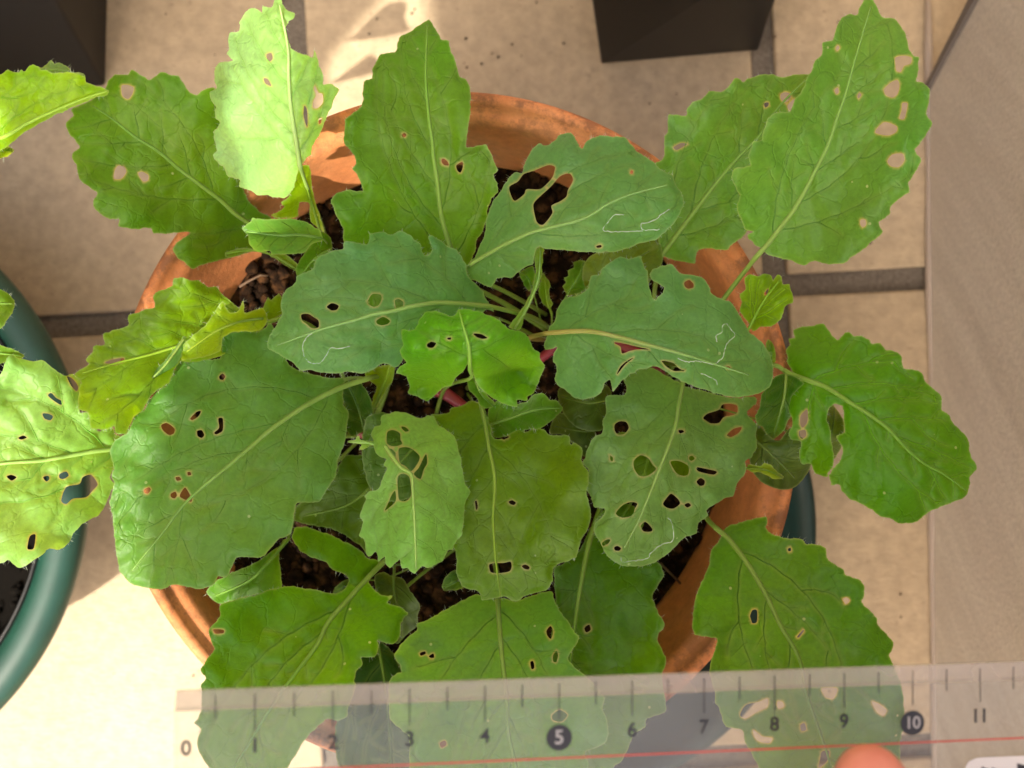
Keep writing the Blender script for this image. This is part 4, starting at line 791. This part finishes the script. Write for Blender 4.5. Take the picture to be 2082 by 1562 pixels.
leaf(pE, T('F', "650,1285 660,1220 700,1160 780,1180 860,1240 930,1290 880,1400 850,1420 790,1350 720,1290"), T('F', "980,1250 860,1270 680,1240"), 12.1, 12.0, cup=.15, tone=(.075, .125, .03), seed=38, nv=2, rw=.02, stalk=[root(1330, 790)], sharp=0, haircut=0)
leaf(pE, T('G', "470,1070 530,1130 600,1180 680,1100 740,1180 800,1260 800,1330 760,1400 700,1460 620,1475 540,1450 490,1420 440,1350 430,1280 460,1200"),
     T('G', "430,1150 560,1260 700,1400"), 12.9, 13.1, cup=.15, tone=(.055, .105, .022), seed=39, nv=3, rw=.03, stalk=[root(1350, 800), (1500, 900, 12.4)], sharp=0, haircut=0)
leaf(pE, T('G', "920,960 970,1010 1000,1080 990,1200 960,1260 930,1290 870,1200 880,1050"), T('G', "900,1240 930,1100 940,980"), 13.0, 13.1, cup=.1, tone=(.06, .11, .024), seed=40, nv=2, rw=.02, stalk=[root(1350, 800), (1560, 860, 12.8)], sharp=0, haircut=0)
leaf(pE, T('G', "540,565 570,590 585,640 585,700 560,720 540,660 525,600"), T('G', "560,720 560,650 542,575"), 13.2, 13.4, tone=G1, seed=46, nv=2, rw=.02, stalk=[root(1350, 790), (1500, 730, 12.8)], haircut=0)
leaf(pE, T('G', "415,1320 480,1330 520,1315 560,1330 600,1370 635,1395 620,1410 560,1405 500,1370 430,1365"), T('G', "400,1345 480,1350 540,1360 625,1400"), 13.8, 14.0, cup=.4, tone=(.12, .21, .03), seed=41, nv=3, rw=.03, sp=4, stalk=[root(1350, 820), (1480, 940, 13)])

pF = plant(960, 1090, 'radish plant at the front of the pot whose leaves run down under the ruler')
leaf(pF, T('J', "-519,720 -454,640 -454,575 -384,550 -314,530 -234,515 -174,490 -124,475 -44,460 33,470 133,485 243,507 300,470 325,430 320,410 290,385 230,365 180,310 100,290 60,265 0,210 -20,160 0,110 60,100 120,120 200,145 290,190 340,210 400,250 440,290 490,300 530,315 500,350 450,390 435,410 450,440 480,480 530,520 590,520 560,560 640,590 680,620 670,640 640,690 635,760 600,810 560,810 500,790 500,830 480,890 400,890 410,930 370,980 360,1030 365,1080 320,1200 315,1250 260,1275 200,1260 150,1300 50,1400 -50,1562 -300,1700 -514,1562 -574,1470 -594,1400 -569,1330 -609,1290 -569,1220 -564,1100 -569,1060 -539,1020 -574,970 -534,900 -484,840 -509,800 -519,760"),
     T('J', "540,310 450,400 330,530 200,680 130,820 0,990 -150,1200 -300,1450 -420,1640"), 13.4, 15.6,
     Hs('J', "-494,722 -434,725 -434,745 -484,748"), bow=.7, cup=.5, tone=(.075, .215, .018), seed=42, nv=7, va=40, stalk=[root(960, 1090), (850, 1100, 12)], rw=.065, quilt=.05)
leaf(pF, T('J', "1225,545 1100,510 1000,555 900,610 800,665 735,690 740,725 680,770 640,810 610,860 600,890 640,950 640,980 600,1000 565,1050 570,1200 580,1270 640,1330 690,1380 690,1562 700,1750 1000,1800 1500,1750 1770,1562 1750,1470 1840,1430 1890,1390 1890,1280 1860,1200 1870,1140 1830,1080 1780,1025 1680,940 1650,890 1680,840 1720,775 1690,740 1640,660 1600,610 1575,560 1550,495 1480,505 1420,520 1330,555 1260,530"),
     T('J', "1225,530 1235,700 1250,880 1270,1040 1285,1200 1290,1340 1340,1562 1360,1740"), 13.6, 15.4,
     Hs('J', "1520,730 1545,702 1560,735 1548,780 1525,760", "1560,880 1580,850 1590,880 1580,920 1560,915", "1422,920 1440,915 1447,955 1430,962", "755,865 785,855 790,870 760,882", "808,885 835,868 840,892 820,895", "1555,1240 1600,1210 1645,1240 1610,1280 1560,1270", "875,1410 905,1395 915,1420 885,1438"),
     bow=.5, cup=.3, tone=G2, seed=43, nv=7, va=44, stalk=[root(970, 1090), (1005, 1140, 11.8)], rw=.065)
leaf(pF, T('J', "480,400 540,375 580,400 650,415 690,480 755,575 740,640 740,700 680,750 620,810 580,780 560,700 500,560"),
     T('J', "600,340 600,500 640,650 640,790"), 12.6, 12.9, cup=.2, tone=(.06, .10, .022), seed=47, nv=4, rw=.03, stalk=[root(960, 1090), (850, 1140, 11.8)], haircut=.3)
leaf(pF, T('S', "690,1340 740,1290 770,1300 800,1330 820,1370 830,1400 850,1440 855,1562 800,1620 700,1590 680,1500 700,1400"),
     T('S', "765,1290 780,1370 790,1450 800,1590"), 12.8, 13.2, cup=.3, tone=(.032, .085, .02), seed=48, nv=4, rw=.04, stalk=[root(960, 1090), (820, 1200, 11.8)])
leaf(pE, T('S', "1225,905 1260,880 1310,885 1350,900 1400,905 1425,930 1410,960 1380,985 1330,1000 1290,1010 1250,990 1235,950"), T('S', "1330,870 1320,920 1310,960 1300,1005"), 12.6, 12.9, tone=(.11, .22, .02), seed=60, nv=4, rw=.03, stalk=[root(1330, 800)])
leaf(pE, T('S', "1215,1050 1250,1020 1290,1030 1310,1060 1290,1100 1240,1110 1200,1090"), T('S', "1290,1010 1260,1060 1230,1100"), 12.2, 12.4, tone=G1, seed=61, nv=3, rw=.03, stalk=[root(1330, 850)])
leaf(pB, T('S', "735,590 780,570 850,580 900,610 890,660 850,690 780,690 740,650"), T('S', "960,640 880,635 800,640 745,625"), 13.0, 13.2, tone=G1, seed=62, nv=3, rw=.03, stalk=[root(1100, 690), (1020, 650, 11.8)])
leaf(pD, T('S', "745,850 790,840 850,860 880,900 870,960 840,1010 790,1020 750,990 735,920"), T('S', "905,850 850,900 800,960 770,1010"), 12.9, 13.2, tone=(.06, .13, .022), seed=63, nv=4, rw=.03, stalk=[root(925, 840)])
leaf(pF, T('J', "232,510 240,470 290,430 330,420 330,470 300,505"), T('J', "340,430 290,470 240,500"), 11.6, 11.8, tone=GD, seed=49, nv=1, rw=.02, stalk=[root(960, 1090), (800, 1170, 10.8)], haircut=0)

# pink-red seedling stems at soil level
M_RED = mat('red_stem', lambda nt, b, N, L: (b.inputs['Base Color'].__setattr__('default_value', (.30, .035, .055, 1)), b.inputs['Roughness'].__setattr__('default_value', .4), b.inputs['Subsurface Weight'].__setattr__('default_value', .2), b.inputs['Subsurface Scale'].__setattr__('default_value', .001)))
def stem(pl, pts, r0, r1):
    pts = [P(*q) for q in pts]; tv, tf = [], []
    fine = []
    for i in range(len(pts) - 1):
        for t in np.arange(6) / 6: fine.append(pts[i].lerp(pts[i + 1], t))
    fine.append(pts[-1]); n = len(fine)
    tube(tv, tf, fine, [(r0 + (r1 - r0) * i / (n - 1)) * CM for i in range(n)], 12)
    o = link('stem', mesh('stem', tv, tf), M_RED, pl); return o
stem(pB, [(1060, 760, 10.2), (1095, 732, 10.9), (1140, 700, 11.4), (1190, 680, 11.2)], .10, .13)
stem(pE, [(1190, 690, 10.4), (1250, 700, 11.6), (1330, 730, 11.9), (1350, 780, 10.3)], .10, .13)
stem(pD, [(990, 860, 10.2), (945, 828, 11.0), (905, 800, 11.2), (880, 790, 11.0)], .10, .17)
stem(pC, [(770, 905, 10.2), (738, 884, 11.0), (700, 860, 10.6)], .08, .12)
stem(pA, [(690, 540, 10.2), (668, 515, 11.2), (655, 500, 11.6)], .08, .10)
stem(pF, [(1000, 1110, 10.2), (960, 1085, 10.9), (930, 1080, 10.6)], .08, .11)

# the neighbour in the green pot
pG = empty('radish_plant', P(-420, 940, 4.8), 'plant in the green pot at the left edge with a sunlit leaf pointing right', 'plant')
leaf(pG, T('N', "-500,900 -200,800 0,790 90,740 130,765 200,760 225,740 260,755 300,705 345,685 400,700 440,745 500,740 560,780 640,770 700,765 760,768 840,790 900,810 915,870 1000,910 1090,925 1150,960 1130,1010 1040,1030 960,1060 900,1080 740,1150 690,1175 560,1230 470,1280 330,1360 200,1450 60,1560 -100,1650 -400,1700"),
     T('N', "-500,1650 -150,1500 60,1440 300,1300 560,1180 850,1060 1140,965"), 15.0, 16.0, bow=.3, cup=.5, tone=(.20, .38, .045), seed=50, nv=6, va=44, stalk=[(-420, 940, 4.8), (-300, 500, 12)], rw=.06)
leaf(pG, T('N', "340,690 400,705 450,715 500,670 545,640 580,680 620,660 690,690 730,725 765,770 780,765 840,765 890,790 900,815 700,800 450,780"),
     T('N', "350,740 500,735 650,740 890,800"), 15.2, 15.4, bow=.1, cup=.2, tone=(.12, .22, .08), seed=51, nv=1, rw=.012, stalk=None)
leaf(pG, T('D', "0,260 50,290 85,330 85,380 50,440 0,500 -200,520 -300,400 -200,200 -80,220"), T('D', "-300,380 -150,360 0,350 80,350"), 14.2, 14.8, tone=(.10, .21, .04), seed=52, nv=3, rw=.04, stalk=[(-420, 940, 4.8), (-350, 700, 12)])
leaf(pG, T('D', "0,600 60,620 110,640 150,670 60,700 0,715 -150,740 -250,650 -150,550"), T('D', "-250,650 -100,640 40,655 140,668"), 13.4, 13.6, tone=(.10, .21, .04), seed=53, nv=3, rw=.04, stalk=[(-420, 940, 4.8), (-350, 780, 12)])
leaf(pG, T('A', "-100,900 0,865 85,905 60,935 0,960 -100,990"), T('A', "-100,930 0,915 80,908"), 14.0, 14.2, tone=GY, seed=54, nv=1, rw=.03, stalk=[(-420, 940, 4.8), (-200, 500, 12)])

# ------------------------------------------------------------------ ruler
def clear_build(mix, col):
    def f(nt, b, N, L):
        tr = N('BsdfTransparent'); tr.inputs[0].default_value = (.93, .93, .92, 1)
        tc = N('TexCoord'); n = N('TexNoise', i_Scale=90.0, i_Detail=3.0); L(tc.outputs['Object'], n.inputs['Vector'])
        r = ramp(N, [(.3, tuple(c * .9 for c in col)), (.7, tuple(c * 1.05 for c in col))]); L(n.outputs['Fac'], r.inputs[0])
        L(r.outputs[0], b.inputs['Base Color']); b.inputs['Roughness'].default_value = .25
        ms = N('MixShader'); ms.inputs[0].default_value = mix; L(tr.outputs[0], ms.inputs[1]); L(b.outputs[0], ms.inputs[2]); L(ms.outputs[0], nt.nodes['Material Output'].inputs[0])
    return f
M_CLEAR = mat('clear_acrylic', clear_build(.11, (.72, .72, .70)))
M_BEVEL = mat('clear_acrylic_bevel', clear_build(.38, (.58, .52, .48)))
M_INK = mat('black_ink', lambda nt, b, N, L: (b.inputs['Base Color'].__setattr__('default_value', (.02, .017, .017, 1)), b.inputs['Roughness'].__setattr__('default_value', .5)))
M_REDINK = mat('red_ink', lambda nt, b, N, L: (b.inputs['Base Color'].__setattr__('default_value', (.50, .07, .045, 1)), b.inputs['Roughness'].__setattr__('default_value', .5)))
M_PAPER = mat('white_label', lambda nt, b, N, L: (b.inputs['Base Color'].__setattr__('default_value', (.68, .64, .60, 1)), b.inputs['Roughness'].__setattr__('default_value', .6)))
RA = P(357, 1413, 22.6); RB = P(1992, 1355.5, 21.25)
ru = (RB - RA) / 11.0                       # one printed centimetre
rv = Vector((0, 0, 1)).cross(ru).normalized() * -ru.length
rn = ru.cross(-rv).normalized() * ru.length
if rn.z < 0: rn = -rn
def R(u, v, w=0): return RA + ru * u + rv * v + rn * (w - .235)
ruler = empty('ruler', R(-.02, 0), 'clear plastic ruler with black centimetre numbers laid across the bottom of the picture', 'ruler')
def slab(name, u0, u1, v0, v1, w00, w01, w10, w11, m):
    vs = [R(u0, v0, w00), R(u1, v0, w00), R(u1, v1, w10), R(u0, v1, w10), R(u0, v0, w01), R(u1, v0, w01), R(u1, v1, w11), R(u0, v1, w11)]
    return link(name, mesh(name, vs, [(0, 1, 2, 3), (7, 6, 5, 4), (0, 4, 5, 1), (1, 5, 6, 2), (2, 6, 7, 3), (3, 7, 4, 0)], False), m, ruler)
slab('ruler_body', -.02, 16.0, .225, 3.0, 0, .22, 0, .22, M_CLEAR)
slab('bevelled_edge', -.02, 16.0, 0, .222, 0, .09, 0, .215, M_BEVEL)
def flat(name, pts, w, m, parent=ruler):
    vs = [R(u, v, w) for u, v in pts]; return link(name, mesh(name, vs, [tuple(range(len(vs)))], False), m, parent)
for k in range(0, 31):
    u = k * .5
    if k == 0: continue
    ln = .5 if k % 2 == 0 else .33; hw = .008
    a = flat('tick_mark', [(u - hw, .02), (u - hw, ln), (u + hw, ln), (u + hw, .02)], .245, M_INK)
flat('red_line', [(.0, 1.02), (.0, 1.045), (15.9, 1.045), (15.9, 1.02)], .232, M_REDINK)
def ngon(u, v, r, n=40): return [(u + r * math.cos(6.2832 * i / n), v - r * math.sin(6.2832 * i / n)) for i in range(n)]
M_CUT = mat('clear_number', clear_build(.75, (.50, .46, .42)))
def number(txt, u, v, size, m, w=.236, parent=None, bold=.006):
    cu = bpy.data.curves.new('numeral', 'FONT'); cu.body = txt; cu.size = size; cu.align_x = 'CENTER'; cu.align_y = 'CENTER'; cu.offset = bold; cu.space_character = .95
    t = bpy.data.objects.new('numeral', cu); COL.objects.link(t)
    bpy.context.view_layer.update()
    me = bpy.data.meshes.new_from_object(t.evaluated_get(bpy.context.evaluated_depsgraph_get()))
    bpy.data.objects.remove(t)
    for vt in me.vertices: vt.co = R(u + vt.co.x, v - vt.co.y, w)
    me.materials.clear()
    return link('numeral', me, m, parent or ruler)
for k in range(0, 16):
    if k in (5, 10, 15):
        flat('number_disc', ngon(k, .755, .175), .236, M_INK)
        number(str(k), k, .755, .27 if k == 5 else .24, M_CUT, .244, bold=.004)
    else: number(str(k), k + (.13 if k == 0 else 0), .70, .27, M_INK)
# sticker
st = flat('sticker', [(10.83, 1.33), (10.78, 1.40), (10.78, 2.6), (15, 2.6), (15, 1.30), (10.95, 1.28)], .240, M_PAPER)
for (a, b_, c) in ((11.02, 11.14, 1.40), (11.17, 11.30, 1.42), (11.55, 11.74, 1.38), (11.82, 11.98, 1.40)):
    o = flat('sticker_print', [(a, c), (a + .02, c + .30), (b_ - .02, c + .30), (b_, c + .05), ((a + b_) / 2, c + .03)], .248, M_INK)

# ------------------------------------------------------------------ hand holding the ruler
def skin_build(nt, b, N, L):
    tc = N('TexCoord'); n = N('TexNoise', i_Scale=150.0, i_Detail=4.0); L(tc.outputs['Object'], n.inputs['Vector'])
    r = ramp(N, [(.3, (.60, .19, .14)), (.7, (.72, .28, .20))]); L(n.outputs['Fac'], r.inputs[0]); L(r.outputs[0], b.inputs['Base Color'])
    b.inputs['Roughness'].default_value = .45; b.inputs['Subsurface Weight'].default_value = .35; b.inputs['Subsurface Radius'].default_value = (1, .35, .2); b.inputs['Subsurface Scale'].default_value = .004
    n2 = N('TexNoise', i_Scale=1500.0); L(tc.outputs['Object'], n2.inputs['Vector']); bp = N('Bump'); bp.inputs['Strength'].default_value = .15; bp.inputs['Distance'].default_value = .0003; L(n2.outputs['Fac'], bp.inputs['Height']); L(bp.outputs[0], b.inputs['Normal'])
M_SKIN = mat('skin', skin_build)
bm = bmesh.new(); sl_ = bm.verts.layers.skin.verify()
def chain(pts, start=None):
    prev = start
    for (x, y, z, r) in pts:
        v = bm.verts.new(Vector((x, y, z)) * CM); v[sl_].radius = (r * CM, r * CM * .9)
        if prev: bm.edges.new((prev, v))
        prev = v
    return prev
TIP = P(1738, 1415, 22.5) / CM
tx, ty, tz = TIP
palm = bm.verts.new(Vector((tx + 2.6, ty - 7.2, tz - 1.2)) * CM); palm[sl_].radius = (.022, .014); palm[sl_].use_root = True
# thumb on the ruler
chain([(tx + 1.6, ty - 5.0, tz + .2, 1.1), (tx + .5, ty - 2.9, tz + .75, .92), (tx + .12, ty - 1.5, tz + .72, .80), (tx - .02, ty - .85, tz + .62, .56), (tx - .04, ty - .42, tz + .55, .26)], palm)
# fingers underneath, unequal and curled
for k, (dx, ln) in enumerate(((.6, 1.0), (2.4, 1.1), (4.1, 1.02), (5.6, .82))):
    chain([(tx + 1.0 + dx * .9, ty - 5.4 + .2 * k, tz - 1.8, .95), (tx + .4 + dx, ty - 5.4 + 2.2 * ln, tz - 2.2, .85), (tx + dx, ty - 5.4 + 3.5 * ln - .8, tz - 1.8, .78), (tx + dx - .2, ty - 5.4 + 3.9 * ln - .8, tz - 1.2, .68)], palm)
chain([(tx + 4.2, ty - 11, tz - 1.5, 2.2), (tx + 5.5, ty - 17, tz - 1.5, 2.6)], palm)
me = bpy.data.meshes.new('hand'); bm.to_mesh(me); bm.free()
hand = link('hand', me, M_SKIN); tag(hand, 'hand pinching the lower edge of the ruler, only the pink thumb tip in view', 'hand')
hand.modifiers.new('skin', 'SKIN').use_smooth_shade = True; ss = hand.modifiers.new('sub', 'SUBSURF'); ss.levels = 2; ss.render_levels = 2
